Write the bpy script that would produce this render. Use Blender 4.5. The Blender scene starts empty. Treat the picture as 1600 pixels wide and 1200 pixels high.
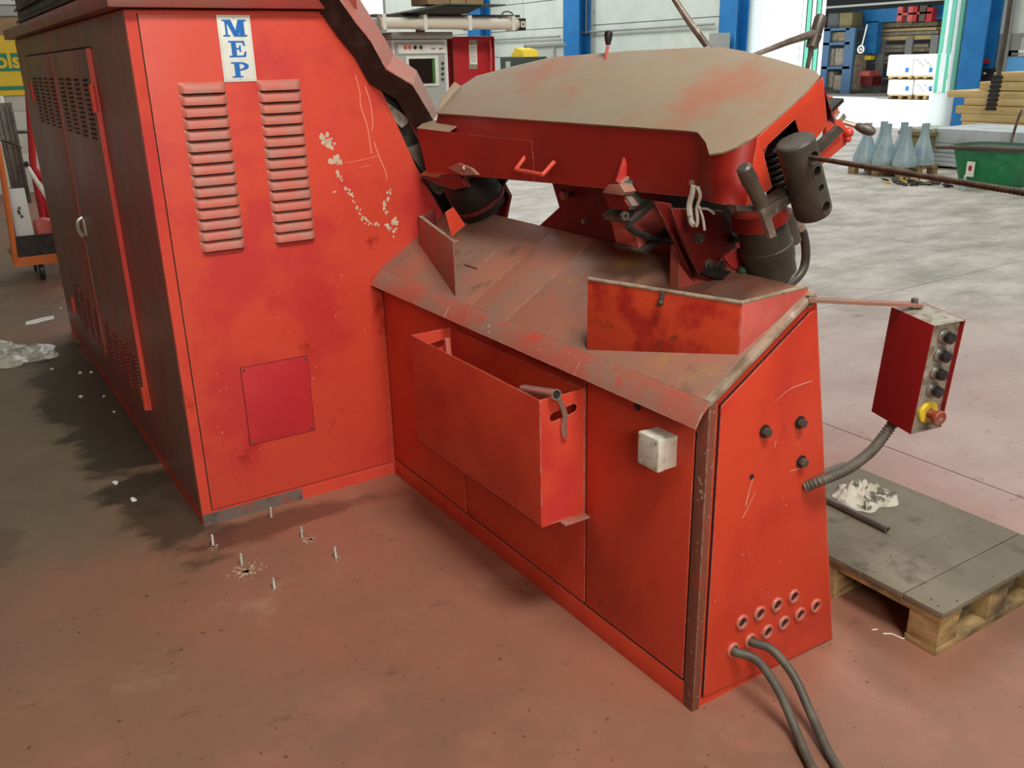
import bpy, bmesh, math, random
from mathutils import Vector as V, Matrix
random.seed(11)
SC = bpy.context.scene
COL = SC.collection

# ------------------------------------------------------------------ camera
F, PITCH, ROLL, YAW = 1403.7931, 0.3459, -0.0236, 0.5663
CAM = V((-1.399, -1.363, 1.600))
_d = V((math.sin(YAW)*math.cos(PITCH), math.cos(YAW)*math.cos(PITCH), -math.sin(PITCH)))
_r0 = V((math.cos(YAW), -math.sin(YAW), 0)); _u0 = _r0.cross(_d)
_r = _r0*math.cos(ROLL) + _u0*math.sin(ROLL); _u = -_r0*math.sin(ROLL) + _u0*math.cos(ROLL)
cd = bpy.data.cameras.new('camera'); cam = bpy.data.objects.new('camera', cd); COL.objects.link(cam)
cd.sensor_fit = 'HORIZONTAL'; cd.sensor_width = 36; cd.lens = 36*F/1600; cd.clip_start = .05; cd.clip_end = 300
cam.matrix_world = Matrix(((_r.x, _u.x, -_d.x, CAM.x), (_r.y, _u.y, -_d.y, CAM.y), (_r.z, _u.z, -_d.z, CAM.z), (0, 0, 0, 1)))
SC.camera = cam
SC.view_settings.view_transform = 'Standard'; SC.view_settings.look = 'None'
SC.view_settings.exposure = 0.0; SC.view_settings.gamma = 1.0
try: SC.view_settings.use_curve_mapping = False
except Exception: pass
try: SC.cycles.use_denoising = True
except Exception: pass

# ------------------------------------------------------------------ world, sun, large lights
wd = bpy.data.worlds.new('world'); SC.world = wd; wd.use_nodes = True
wd.node_tree.nodes['Background'].inputs[0].default_value = (0.86, 0.93, 1.0, 1)
wd.node_tree.nodes['Background'].inputs[1].default_value = 1.7
def lamp(name, kind, loc, target, energy, size=None, col=(1, 1, 1)):
    l = bpy.data.lights.new(name, kind); l.energy = energy; l.color = col
    if size: l.shape = 'RECTANGLE'; l.size, l.size_y = size
    o = bpy.data.objects.new(name, l); COL.objects.link(o); o.location = loc
    o.rotation_euler = (V(target)-V(loc)).to_track_quat('-Z', 'Y').to_euler(); return o
s = lamp('sun', 'SUN', (22, 0, 20), (20.6, 7, 6), 10.0, col=(1, .97, .9)); s.data.angle = .01
lamp('front_key_light', 'AREA', (-2.8, -6.2, 3.9), (-.1, 1.2, .8), 250, (2.2, 1.6), (1, .95, .86))  # added key light behind the camera; no gate is modelled there
lamp('overhead_light', 'AREA', (-.6, -2.9, 7.2), (.2, 1.0, 0), 540, (2.4, 1.6), (1, .97, .92))  # added top light aimed at the machine; the ceiling has no opening
for xx, yy, pw_ in ((5.5, -4, 150), (5.5, 7, 230), (5, 18, 450), (5, 30, 500), (12.5, 4, 300), (12.5, 14, 480), (12.5, 24, 560), (12.5, 36, 600)):
    lamp('overhead_light', 'AREA', (xx, yy, 7.3), (xx, yy, 0), pw_, (3, 7), (.98, .99, 1))  # added overhead fill to brighten hall and wall, under a closed ceiling

# ------------------------------------------------------------------ pixel -> place helpers (a pixel gives a direction only)
def RAY(q): return _d + _r*((q[0]-800)/F) - _u*((q[1]-600)/F)
def ON(q, ax, val):
    v = RAY(q); i = 'xyz'.index(ax); return CAM + v*((val-CAM[i])/v[i])
def ONP(q, o, n):
    v = RAY(q); return CAM + v*(((o-CAM).dot(n))/v.dot(n))
TA = math.radians(32); TO = V((0, 0, .858)); TN = V((-math.sin(TA), 0, math.cos(TA))); TU = V((math.cos(TA), 0, math.sin(TA)))
HA = math.radians(31); HO = V((.2, 0, 1.424)); HN = V((-math.sin(HA), 0, math.cos(HA))); HU = V((math.cos(HA), 0, math.sin(HA)))
def TRAY(q, h=0): return ONP(q, TO+TN*h, TN)
def HD(u, y, w=0): return HO + HU*u + HN*w + V((0, y, 0))
def TR(u, y, h=0): return TO + TU*u + TN*h + V((0, y, 0))

# ------------------------------------------------------------------ materials
def newmat(name):
    m = bpy.data.materials.new(name); m.use_nodes = True; nt = m.node_tree
    return m, nt, nt.nodes['Principled BSDF']
def c4(c): return (c[0], c[1], c[2], 1)
def ramp(nt, src, a, b, ca=(0, 0, 0), cb=(1, 1, 1)):
    n = nt.nodes.new('ShaderNodeValToRGB'); n.color_ramp.elements[0].position = a; n.color_ramp.elements[1].position = b
    n.color_ramp.elements[0].color = c4(ca); n.color_ramp.elements[1].color = c4(cb); nt.links.new(src, n.inputs[0]); return n.outputs[0]
def noise(nt, pos, scale, detail=5, rough=.6, stretch=None, off=(0, 0, 0)):
    mp = nt.nodes.new('ShaderNodeMapping'); nt.links.new(pos, mp.inputs[0]); mp.inputs['Location'].default_value = off
    if stretch: mp.inputs['Scale'].default_value = stretch
    n = nt.nodes.new('ShaderNodeTexNoise'); n.inputs['Scale'].default_value = scale; n.inputs['Detail'].default_value = detail
    n.inputs['Roughness'].default_value = rough; nt.links.new(mp.outputs[0], n.inputs['Vector']); return n.outputs['Fac']
def mix(nt, fac, a, b):
    n = nt.nodes.new('ShaderNodeMix'); n.data_type = 'RGBA'
    if isinstance(fac, (int, float)): n.inputs[0].default_value = fac
    else: nt.links.new(fac, n.inputs[0])
    for k, x in ((6, a), (7, b)):
        if isinstance(x, tuple): n.inputs[k].default_value = c4(x)
        else: nt.links.new(x, n.inputs[k])
    return n.outputs[2]
def math_(nt, op, a, b=None):
    n = nt.nodes.new('ShaderNodeMath'); n.operation = op
    for k, x in enumerate((a, b)):
        if x is None: continue
        if isinstance(x, (int, float)): n.inputs[k].default_value = x
        else: nt.links.new(x, n.inputs[k])
    return n.outputs[0]
MATS = {}
def mk(name, col, layers=(), rough=.5, metal=0., edge=None, bump=None, spec=.5, emit=None):
    """layers: (colour, scale, lo, hi, stretch or None) blended over the base by a noise mask."""
    m, nt, b = newmat(name); MATS[name] = m
    geo = nt.nodes.new('ShaderNodeNewGeometry'); pos = geo.outputs['Position']
    c = tuple(col)
    for i, L in enumerate(layers):
        k = ramp(nt, noise(nt, pos, L[1], 6, .62, L[4] if len(L) > 4 else None, (i*3.7, i*1.3, i*5.1)), L[2], L[3]); c = mix(nt, k, c, tuple(L[0]))
    if edge:
        bv = nt.nodes.new('ShaderNodeBevel'); bv.samples = 4; bv.inputs['Radius'].default_value = edge[1]
        dt = nt.nodes.new('ShaderNodeVectorMath'); dt.operation = 'DOT_PRODUCT'
        nt.links.new(bv.outputs[0], dt.inputs[0]); nt.links.new(geo.outputs['Normal'], dt.inputs[1])
        e = ramp(nt, dt.outputs['Value'], .80, .985, (1, 1, 1), (0, 0, 0))
        k = math_(nt, 'MULTIPLY', e, ramp(nt, noise(nt, pos, 38, 4, .7), .42, .58)); c = mix(nt, k, c, tuple(edge[0]))
    if isinstance(c, tuple): b.inputs['Base Color'].default_value = c4(c)
    else: nt.links.new(c, b.inputs['Base Color'])
    b.inputs['Metallic'].default_value = metal; b.inputs['Specular IOR Level'].default_value = spec
    r = noise(nt, pos, 9, 4); rr = nt.nodes.new('ShaderNodeMapRange'); nt.links.new(r, rr.inputs[0])
    rr.inputs[3].default_value = max(.03, rough-.1); rr.inputs[4].default_value = min(1, rough+.12); nt.links.new(rr.outputs[0], b.inputs['Roughness'])
    if bump:
        bp = nt.nodes.new('ShaderNodeBump'); bp.inputs['Strength'].default_value = bump[1]; bp.inputs['Distance'].default_value = .01
        nt.links.new(noise(nt, pos, bump[0], 6, .65), bp.inputs['Height']); nt.links.new(bp.outputs[0], b.inputs['Normal'])
    if emit: b.inputs['Emission Color'].default_value = c4(emit[0]); b.inputs['Emission Strength'].default_value = emit[1]
    return m
WORN = (.42, .33, .25)
mk('red', (.65, .067, .036), [((.57, .042, .035), 3.0, .50, .60), ((.40, .022, .012), 5.0, .62, .70), ((.62, .42, .30), 60, .74, .77)], .42, edge=(WORN, .004), bump=(50, .03))
mk('red_base', (.61, .053, .020), [((.50, .033, .016), 2.6, .50, .64), ((.30, .02, .01), 7, .66, .74), ((.60, .40, .28), 70, .745, .77)], .45, edge=(WORN, .005), bump=(45, .04))
mk('red_deep', (.17, .004, .003), [((.12, .004, .003), 4, .45, .6)], .5, edge=(WORN, .003))  # dark red; for the head's underside and recesses, shade is put into it
mk('red_hood_shaded', (.31, .013, .006), [((.23, .010, .006), 4, .45, .62)], .45, edge=(WORN, .003))  # hood red with the skirt's shade put into the colour
mk('motor_grey', (.048, .043, .033), [((.075, .066, .048), 8, .45, .65), ((.03, .027, .02), 20, .55, .68)], .45, edge=((.20, .18, .14), .003))
mk('red_dusty', (.42, .105, .068), [((.30, .165, .118), 5, .42, .62), ((.55, .40, .30), 55, .66, .70), ((.52, .06, .03), 11, .58, .7)], .6, edge=((.55, .45, .36), .004))
mk('louver_red', (.52, .125, .085), [((.40, .18, .135), 14, .45, .65), ((.70, .55, .45), 60, .70, .75)], .5)
mk('side_red', (.36, .045, .032), [((.23, .088, .064), 1.4, .42, .62), ((.24, .05, .035), 3, .5, .7, (1, 1, .25))], .36)  # dirtier side paint, with that side's shade also put into the colour
mk('dust_top', (.315, .235, .155), [((.37, .155, .09), 2.2, .50, .64), ((.30, .25, .17), 4, .5, .66, (1, .4, 1)), ((.50, .14, .07), 9, .66, .74)], .62, edge=((.62, .40, .28), .004))
mk('tray_dusty', (.36, .145, .092), [((.26, .155, .112), 3.5, .42, .60), ((.40, .22, .06), 3.0, .60, .70), ((.20, .10, .07), 9, .60, .70), ((.45, .07, .04), 8, .62, .72)], .55, edge=((.55, .42, .34), .004), bump=(60, .05))
mk('worn_metal', (.30, .25, .20), [((.16, .12, .09), 12, .45, .6), ((.50, .44, .36), 30, .58, .68)], .38, .6)
mk('worn_edge', (.42, .34, .25), [((.24, .17, .11), 14, .45, .6), ((.62, .55, .45), 30, .60, .70)], .45, .15)
mk('red_mottled', (.62, .060, .020), [((.40, .020, .012), 5.5, .48, .58), ((.24, .04, .02), 15, .62, .70), ((.62, .50, .40), 75, .70, .73)], .42, edge=(WORN, .005), bump=(50, .05))
mk('pendant_red', (.28, .010, .011), rough=.45)
mk('brown_worn', (.20, .06, .035), [((.30, .05, .02), 9, .52, .64), ((.40, .33, .24), 40, .62, .68)], .5, edge=((.5, .42, .32), .006))
mk('plinth', (.16, .13, .11), [((.34, .05, .03), 6, .5, .62), ((.08, .07, .06), 14, .5, .62)], .6)
mk('dark_gap', (.012, .006, .005), rough=.8)
mk('black', (.016, .015, .014), rough=.42, layers=[((.05, .045, .04), 20, .5, .7)])
mk('drum_shaded', (.010, .005, .004), rough=.6)  # drum colour darkened to stand in for the shade under the hood
mk('black_dusty', (.05, .042, .033), [((.11, .09, .06), 7, .45, .65)], .5)
mk('steel_dark', (.115, .098, .078), [((.07, .06, .05), 9, .45, .6), ((.20, .17, .13), 30, .60, .72)], .42, .35, edge=((.45, .40, .32), .003))
mk('steel', (.42, .40, .36), [((.24, .22, .19), 20, .45, .62)], .32, .8)
mk('zinc', (.55, .52, .44), [((.38, .34, .27), 25, .45, .62)], .4, .6)
mk('rust_bar', (.075, .05, .035), [((.14, .085, .05), 40, .45, .6)], .6, .3)
mk('rubber', (.075, .066, .048), [((.12, .105, .075), 15, .45, .62)], .55)
mk('white_plastic', (.66, .64, .53), [((.42, .40, .31), 30, .52, .68), ((.30, .27, .2), 80, .66, .72)], .5)
mk('plate_white', (.80, .84, .76), [((.70, .74, .62), 25, .5, .65)], .4)
mk('blue_print', (.015, .16, .52), rough=.5)
mk('yellow', (.75, .55, .03), [((.5, .34, .04), 60, .55, .66)], .45)
mk('knob_red', (.30, .05, .025), [((.22, .14, .1), 60, .5, .62)], .45)
mk('panel_grey', (.38, .35, .28), [((.20, .17, .13), 40, .50, .62), ((.55, .52, .45), 20, .58, .7)], .5, .3)
mk('patch_red', (.52, .026, .034), [((.56, .032, .034), 6, .5, .6)], .45)
mk('chip', (.62, .50, .36), [((.45, .33, .24), 60, .5, .6)], .7)
mk('chip_pale', (.80, .42, .28), rough=.6)
# timber
mk('deck_ply', (.150, .128, .088), [((.21, .185, .13), 4, .45, .65, (1, .5, 1)), ((.09, .075, .05), 9, .55, .70), ((.05, .04, .03), 60, .70, .74)], .75, edge=((.35, .27, .15), .003), bump=(40, .08))
mk('wood_raw', (.40, .27, .115), [((.24, .15, .06), 8, .46, .60, (1, 1, 5)), ((.10, .075, .04), 5, .50, .64)], .7, bump=(50, .1))
mk('wood_grey', (.19, .16, .10), [((.30, .22, .11), 9, .5, .62), ((.08, .07, .04), 12, .55, .68)], .8)
mk('plank_yellow', (.66, .48, .21), [((.54, .37, .14), 3, .45, .62, (1, .3, 6)), ((.66, .50, .26), 9, .55, .7)], .7)
mk('rag', (.52, .49, .40), [((.10, .09, .07), 22, .52, .60)], .85)
# hall
mk('wall_panel', (.60, .66, .60), [((.54, .60, .54), 1.5, .45, .65)], .8)
mk('hall_dark', (.20, .19, .17), rough=.9)
mk('wall_pale', (.62, .62, .54), [((.50, .50, .43), 2, .45, .65)], .85)
mk('blue_steel', (.012, .16, .43), [((.02, .20, .48), 3, .45, .65)], .45)
mk('blue_dull', (.06, .14, .26), rough=.6)
mk('pipe_grey', (.26, .27, .25), rough=.5)
mk('white_paint', (.72, .75, .72), rough=.5)
mk('cream_lamp', (.70, .67, .55), rough=.4)
mk('screen', (.020, .014, .012), rough=.15)
mk('screen_green', (.05, .22, .05), rough=.3)
mk('red_cabinet', (.46, .018, .022), [((.36, .015, .02), 3, .45, .62)], .4)
mk('bin_dark', (.03, .045, .035), rough=.5)
mk('grey_panel', (.42, .46, .42), rough=.6)
mk('cardboard', (.42, .28, .15), [((.32, .20, .10), 3, .45, .6)], .8)
mk('tub_green', (.015, .24, .085), [((.03, .30, .12), 8, .5, .65), ((.3, .4, .3), 18, .67, .72)], .5)
mk('slab_grey', (.50, .55, .55), [((.40, .44, .44), 3, .45, .62)], .7)
mk('cone_blue', (.36, .47, .50), [((.26, .36, .40), 4, .45, .6)], .35)
mk('bin_olive', (.20, .17, .07), rough=.6)
mk('sign_yellow', (.85, .58, .02), rough=.5)
mk('sign_green', (.01, .26, .13), rough=.5)
mk('orange', (.62, .16, .03), rough=.5)
mk('light_blue', (.10, .36, .70), rough=.5)
mk('curtain_green', (.30, .62, .50), rough=.4)
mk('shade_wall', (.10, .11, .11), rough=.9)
mk('goods_beige', (.34, .30, .22), [((.22, .2, .16), 5, .45, .6)], .8)
mk('goods_brown', (.22, .17, .11), [((.34, .28, .2), 6, .45, .6)], .8)
mk('film', (.50, .50, .40), [((.30, .29, .22), 14, .45, .6)], .35)
mk('yard', (.72, .71, .68), [((.62, .61, .58), .6, .45, .6)], .9)
mk('chrome_dirty', (.60, .56, .47), rough=.3, metal=.8)
mk('green_oxide', (.05, .10, .07), rough=.6)
mk('pink_red', (.60, .12, .095), [((.50, .08, .06), 6, .45, .62)], .5, edge=((.75, .55, .4), .003))
mk('bronze', (.52, .33, .10), [((.35, .2, .06), 40, .45, .6)], .4, .5)
for nm, thru in (('door_leaf', (.9, .95, .95)), ('strip_green', (.35, .8, .66))):
    m, nt, b = newmat(nm); MATS[nm] = m
    b.inputs['Base Color'].default_value = c4(thru); b.inputs['Roughness'].default_value = .5
    tr = nt.nodes.new('ShaderNodeBsdfTranslucent'); tr.inputs[0].default_value = c4(thru)
    mx = nt.nodes.new('ShaderNodeMixShader'); mx.inputs[0].default_value = .6
    nt.links.new(b.outputs[0], mx.inputs[1]); nt.links.new(tr.outputs[0], mx.inputs[2]); nt.links.new(mx.outputs[0], nt.nodes['Material Output'].inputs[0])

def floor_mat():
    m, nt, b = newmat('floor_paint'); MATS['floor_paint'] = m
    geo = nt.nodes.new('ShaderNodeNewGeometry'); pos = geo.outputs['Position']
    sx = nt.nodes.new('ShaderNodeSeparateXYZ'); nt.links.new(pos, sx.inputs[0]); X, Y = sx.outputs[0], sx.outputs[1]
    red = (.315, .132, .084); c = mix(nt, ramp(nt, noise(nt, pos, 1.3, 6), .40, .64), red, (.225, .118, .076))
    c = mix(nt, ramp(nt, noise(nt, pos, 3.1, 7, .7), .52, .68), c, (.33, .150, .10))
    # grey-brown dirt left of the cabinet, with its shadow painted in (ragged outline)
    def mr(src, a, b_):
        n = nt.nodes.new('ShaderNodeMapRange'); n.inputs[1].default_value = a; n.inputs[2].default_value = b_; nt.links.new(src, n.inputs[0]); return n.outputs[0]
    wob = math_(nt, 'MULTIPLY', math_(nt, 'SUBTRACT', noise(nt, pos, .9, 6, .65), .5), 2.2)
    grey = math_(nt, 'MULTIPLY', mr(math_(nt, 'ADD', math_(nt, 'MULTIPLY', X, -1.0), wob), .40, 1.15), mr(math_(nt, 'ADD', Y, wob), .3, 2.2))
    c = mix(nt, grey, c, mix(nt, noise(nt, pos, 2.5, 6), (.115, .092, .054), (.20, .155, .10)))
    pale = mr(math_(nt, 'ADD', X, math_(nt, 'MULTIPLY', wob, .5)), 1.2, 2.1)
    far = mr(math_(nt, 'ADD', math_(nt, 'ADD', X, Y), wob), 3.6, 7.0)
    pk = mix(nt, ramp(nt, noise(nt, pos, 2.0, 7, .7), .40, .66), (.45, .33, .29), (.37, .258, .228))
    gr = mix(nt, ramp(nt, noise(nt, pos, 1.5, 8, .72, (1, 1.7, 1)), .40, .62), (.60, .56, .48), (.33, .295, .24))
    c = mix(nt, pale, c, mix(nt, far, pk, gr))  # paler slabs towards the gate, with floor glare put into the colour
    # oil stain beside the cabinet, dark scuffs, speckles
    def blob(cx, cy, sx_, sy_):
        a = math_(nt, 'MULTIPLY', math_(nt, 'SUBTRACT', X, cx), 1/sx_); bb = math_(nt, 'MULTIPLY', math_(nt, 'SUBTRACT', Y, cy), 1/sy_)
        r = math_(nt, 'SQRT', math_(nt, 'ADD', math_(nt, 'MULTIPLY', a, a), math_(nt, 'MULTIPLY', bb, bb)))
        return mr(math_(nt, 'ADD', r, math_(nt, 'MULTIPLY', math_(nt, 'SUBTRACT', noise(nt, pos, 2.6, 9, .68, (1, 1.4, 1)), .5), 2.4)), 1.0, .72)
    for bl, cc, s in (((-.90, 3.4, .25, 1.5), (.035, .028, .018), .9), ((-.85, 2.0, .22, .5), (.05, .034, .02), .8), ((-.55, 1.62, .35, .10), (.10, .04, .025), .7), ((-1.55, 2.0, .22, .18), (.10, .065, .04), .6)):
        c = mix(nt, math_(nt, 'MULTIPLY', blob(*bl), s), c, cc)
    c = mix(nt, math_(nt, 'MULTIPLY', ramp(nt, noise(nt, pos, 5, 8, .72, (1, 1.8, 1), (4, 2, 0)), .60, .70), .7), c, (.115, .06, .042))
    c = mix(nt, ramp(nt, noise(nt, pos, 42, 3, .6), .675, .71), c, (.06, .035, .025))
    c = mix(nt, math_(nt, 'MULTIPLY', ramp(nt, noise(nt, pos, 2.2, 7, .7, None, (9, 4, 1)), .60, .76), .45), c, (.50, .35, .25))
    nt.links.new(c, b.inputs['Base Color'])
    rr = nt.nodes.new('ShaderNodeMapRange'); nt.links.new(noise(nt, pos, 3.3, 6, .7), rr.inputs[0]); rr.inputs[3].default_value = .28; rr.inputs[4].default_value = .62
    nt.links.new(rr.outputs[0], b.inputs['Roughness']); b.inputs['Specular IOR Level'].default_value = .45
    bp = nt.nodes.new('ShaderNodeBump'); bp.inputs['Strength'].default_value = .05; bp.inputs['Distance'].default_value = .006
    nt.links.new(noise(nt, pos, 7, 7, .65), bp.inputs['Height']); nt.links.new(bp.outputs[0], b.inputs['Normal'])
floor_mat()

# ------------------------------------------------------------------ mesh builders
ORG = {}
def frame(ax):
    ax = ax.normalized(); t = V((0, 0, 1)) if abs(ax.z) < .9 else V((1, 0, 0)); a = ax.cross(t).normalized(); return a, ax.cross(a).normalized()
class MB:
    def __init__(s): s.v = []; s.f = []
    def add(s, vs, fs):
        n = len(s.v); s.v += [V(x) for x in vs]; s.f += [tuple(i+n for i in f) for f in fs]; return s
    def bx(s, x0, x1, y0, y1, z0, z1):
        return s.add([(x, y, z) for x in (x0, x1) for y in (y0, y1) for z in (z0, z1)], [(0, 1, 3, 2), (4, 6, 7, 5), (0, 4, 5, 1), (2, 3, 7, 6), (0, 2, 6, 4), (1, 5, 7, 3)])
    def ob(s, o, a, b, c):
        o, a, b, c = V(o), V(a), V(b), V(c)
        return s.add([o+a*i+b*j+c*k for i in (0, 1) for j in (0, 1) for k in (0, 1)], [(0, 1, 3, 2), (4, 6, 7, 5), (0, 4, 5, 1), (2, 3, 7, 6), (0, 2, 6, 4), (1, 5, 7, 3)])
    def prism(s, pts, d):
        pts = [V(p) for p in pts]; n = len(pts); d = V(d)
        return s.add(pts+[p+d for p in pts], [tuple(range(n-1, -1, -1)), tuple(range(n, 2*n))]+[(i, (i+1) % n, n+(i+1) % n, n+i) for i in range(n)])
    def lathe(s, a, ax, prof, n=20, cap=True):
        a, ax = V(a), V(ax).normalized(); p, q = frame(ax); vs = []; fs = []
        for t, r in prof:
            for k in range(n): g = 2*math.pi*k/n; vs.append(a+ax*t+p*(math.cos(g)*r)+q*(math.sin(g)*r))
        for i in range(len(prof)-1):
            for k in range(n): fs.append((i*n+k, i*n+(k+1) % n, (i+1)*n+(k+1) % n, (i+1)*n+k))
        if cap and prof[0][1] > 1e-6: fs.append(tuple(range(n-1, -1, -1)))
        m = (len(prof)-1)*n
        if cap and prof[-1][1] > 1e-6: fs.append(tuple(range(m, m+n)))
        return s.add(vs, fs)
    def cyl(s, a, b, r, n=18, r2=None):
        a, b = V(a), V(b); return s.lathe(a, b-a, [(0, r), ((b-a).length, r if r2 is None else r2)], n)
    def pipe(s, a, b, r, ri, n=18):
        a, b = V(a), V(b); L = (b-a).length; return s.lathe(a, b-a, [(L*.12, ri), (0, ri), (0, r), (L, r), (L, ri), (L*.88, ri)], n)
    def tube(s, path, r, n=10, rad=None, closed=False):
        path = [V(p) for p in path]; vs = []; fs = []; N = len(path); up = None
        for i, p in enumerate(path):
            t = (path[min(i+1, N-1)]-path[max(i-1, 0)]).normalized()
            if up is None: a, b = frame(t)
            else: a = (up-t*up.dot(t)).normalized(); b = t.cross(a)
            up = a; rr = r if rad is None else rad[i]
            for k in range(n): g = 2*math.pi*k/n; vs.append(p+a*(math.cos(g)*rr)+b*(math.sin(g)*rr))
        for i in range(N-1):
            for k in range(n): fs.append((i*n+k, i*n+(k+1) % n, (i+1)*n+(k+1) % n, (i+1)*n+k))
        fs.append(tuple(range(n-1, -1, -1))); fs.append(tuple(range((N-1)*n, N*n)))
        return s.add(vs, fs)
    def strip(s, A, B, d):
        A = [V(p) for p in A]; B = [V(p) for p in B]; d = V(d); n = len(A)
        vs = A+B+[p+d for p in A]+[p+d for p in B]; fs = []
        for i in range(n-1):
            fs += [(i, i+1, n+i+1, n+i), (2*n+i, 3*n+i, 3*n+i+1, 2*n+i+1), (i, 2*n+i, 2*n+i+1, i+1), (n+i, n+i+1, 3*n+i+1, 3*n+i)]
        fs += [(0, n, 3*n, 2*n), (n-1, 3*n-1, 4*n-1, 2*n-1)]
        return s.add(vs, fs)
    def sphere(s, c, r, n=14, sc=(1, 1, 1)):
        c = V(c); prof = [(-math.cos(math.pi*i/8), max(1e-7, math.sin(math.pi*i/8))) for i in range(9)]; k = len(s.v)
        s.lathe((0, 0, 0), (0, 0, 1), prof, n)
        for i in range(k, len(s.v)): p = s.v[i]; s.v[i] = c+V((p.x*sc[0], p.y*sc[1], p.z*sc[2]))*r
        return s
    def mesh(s, name, mat, org=V((0, 0, 0)), bevel=0, smooth=True, angle=35, seg=2):
        me = bpy.data.meshes.new(name); me.from_pydata([tuple(p-org) for p in s.v], [], s.f)
        bm = bmesh.new(); bm.from_mesh(me); bmesh.ops.remove_doubles(bm, verts=bm.verts, dist=1e-6)
        bmesh.ops.recalc_face_normals(bm, faces=bm.faces)
        if bevel:
            ed = [e for e in bm.edges if len(e.link_faces) == 2 and e.calc_face_angle(0) > .5]
            bmesh.ops.bevel(bm, geom=ed, offset=bevel, segments=seg, affect='EDGES', profile=.6, clamp_overlap=True)
        bm.to_mesh(me); bm.free()
        if smooth:
            me.shade_smooth(); me.set_sharp_from_angle(angle=math.radians(angle))
        me.materials.append(MATS[mat]); return me
    def build(s, name, mat, parent=None, bevel=0, org=None, **kw):
        o_ = ORG[parent] if parent is not None else (V(org) if org is not None else sum(s.v, V())/len(s.v))
        if parent is None and org is None: o_ = V((o_.x, o_.y, min(p.z for p in s.v)))
        sm = {k: kw.pop(k) for k in ('smooth', 'angle', 'seg') if k in kw}
        o = bpy.data.objects.new(name, s.mesh(name, mat, o_, bevel, **sm)); COL.objects.link(o); ORG[o] = o_
        if parent is not None: o.parent = parent
        else: o.location = o_
        for k, v in kw.items(): o[k] = v
        return o
def put(mesh, name, parent, loc, rot=None):
    o = bpy.data.objects.new(name, mesh); COL.objects.link(o); o.parent = parent; o.location = V(loc)-ORG[parent]; ORG[o] = V(loc)
    if rot: o.rotation_euler = rot
    return o
def thing(name, label, category, loc, group=None):
    o = bpy.data.objects.new(name, None); COL.objects.link(o); o.location = loc; o.empty_display_size = .1; ORG[o] = V(loc)
    o['label'] = label; o['category'] = category
    if group: o['group'] = group
    return o
def smoothpath(pts, n=6):
    pts = [V(p) for p in pts]; out = []; P = [pts[0]*2-pts[1]]+pts+[pts[-1]*2-pts[-2]]
    for i in range(1, len(P)-2):
        for k in range(n):
            t = k/n; a, b, c, d = P[i-1], P[i], P[i+1], P[i+2]
            out.append(.5*((2*b)+(c-a)*t+(2*a-5*b+4*c-d)*t*t+(3*b-a-3*c+d)*t**3))
    return out+[pts[-1]]

# ------------------------------------------------------------------ the hall
fl = MB().bx(-10, 16.9, -14, 50, -.30, -.012).build('floor', 'dark_gap', org=(0, 0, 0), kind='structure')
xs = [-10, -6.15, -2.15, 1.85, 5.85, 9.85, 13.85, 16.9]; ys = [-14, -9.6, -5.6, -1.6, 2.4, 6.4, 10.4, 14.4, 18.4, 22.4, 30, 40, 50]
for i in range(len(xs)-1):
    yj = ys if xs[i] > 1.8 else [y for y in ys if y != 2.4]
    for j in range(len(yj)-1):
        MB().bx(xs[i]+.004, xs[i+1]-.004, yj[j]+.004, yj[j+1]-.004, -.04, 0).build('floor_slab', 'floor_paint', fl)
MB().bx(16.9, 60, -30, 70, -.3, -.005).build('ground', 'yard', org=(17, 0, 0), kind='structure')
MB().bx(-10, 17.1, -14, 50, 7.5, 7.7).build('ceiling', 'hall_dark', kind='structure')
MB().bx(-10.2, -10, -14, 50, 0, 7.5).build('wall_left', 'hall_dark', kind='structure')
MB().bx(-10, 17.1, -14.2, -14, 0, 7.5).build('wall_front', 'hall_dark', kind='structure')
MB().bx(-10, 17.1, 50, 50.2, 0, 7.5).build('wall_back', 'wall_panel', kind='structure')
# wall on the right: precast panels between blue columns, a gate opening and a far opening
wr = MB().bx(17.06, 17.15, -14, 10.3, 0, 7.5).bx(17.06, 17.15, 15.85, 37.5, 0, 7.5).bx(17.06, 17.15, 41.5, 50, 0, 7.5).bx(17.06, 17.15, 10.3, 15.85, 4.3, 7.5).bx(17.06, 17.15, 37.5, 41.5, 0, 3.5).bx(17.06, 17.15, 37.5, 41.5, 5.6, 7.5).build('wall_right', 'pipe_grey', kind='structure', org=(17.06, 0, 0))
zr = [0, .85, 1.70, 2.55, 3.40, 4.30, 5.90, 7.5]
for (a, b_) in ((-14, -4), (-4, 2.9), (2.9, 9.7), (16.5, 23.3), (23.3, 26.15), (26.15, 30.1), (30.1, 36.9), (42, 50)):
    for k in range(len(zr)-1):
        MB().bx(16.9, 17.06, a+.012, b_-.012, zr[k]+.010, zr[k+1]-.010).build('wall_panel', 'wall_panel', wr, bevel=.006, seg=1)

# ------------------------------------------------------------------ big red machine cabinet
XL, YF, YB, ZT = -.782, 1.758, 4.94, 1.772
cab = thing('machine_cabinet', 'tall red sheet-metal machine cabinet with two columns of louvres and a white name plate', 'cabinet', (-.3, 3.3, 0))
sl = [(.40, .78), (.278, 1.051), (.178, 1.23), (.065, 1.488), (-.066, ZT)]
MB().prism([(x, YF, z) for x, z in [(XL, .0), (.40, .0)]+sl+[(XL, ZT)]], (0, YB-YF, 0)).build('body', 'red', cab)
MB().bx(XL-.0015, XL, YF+.012, YB-.01, .05, ZT-.01).build('side_panel', 'side_red', cab)
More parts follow.
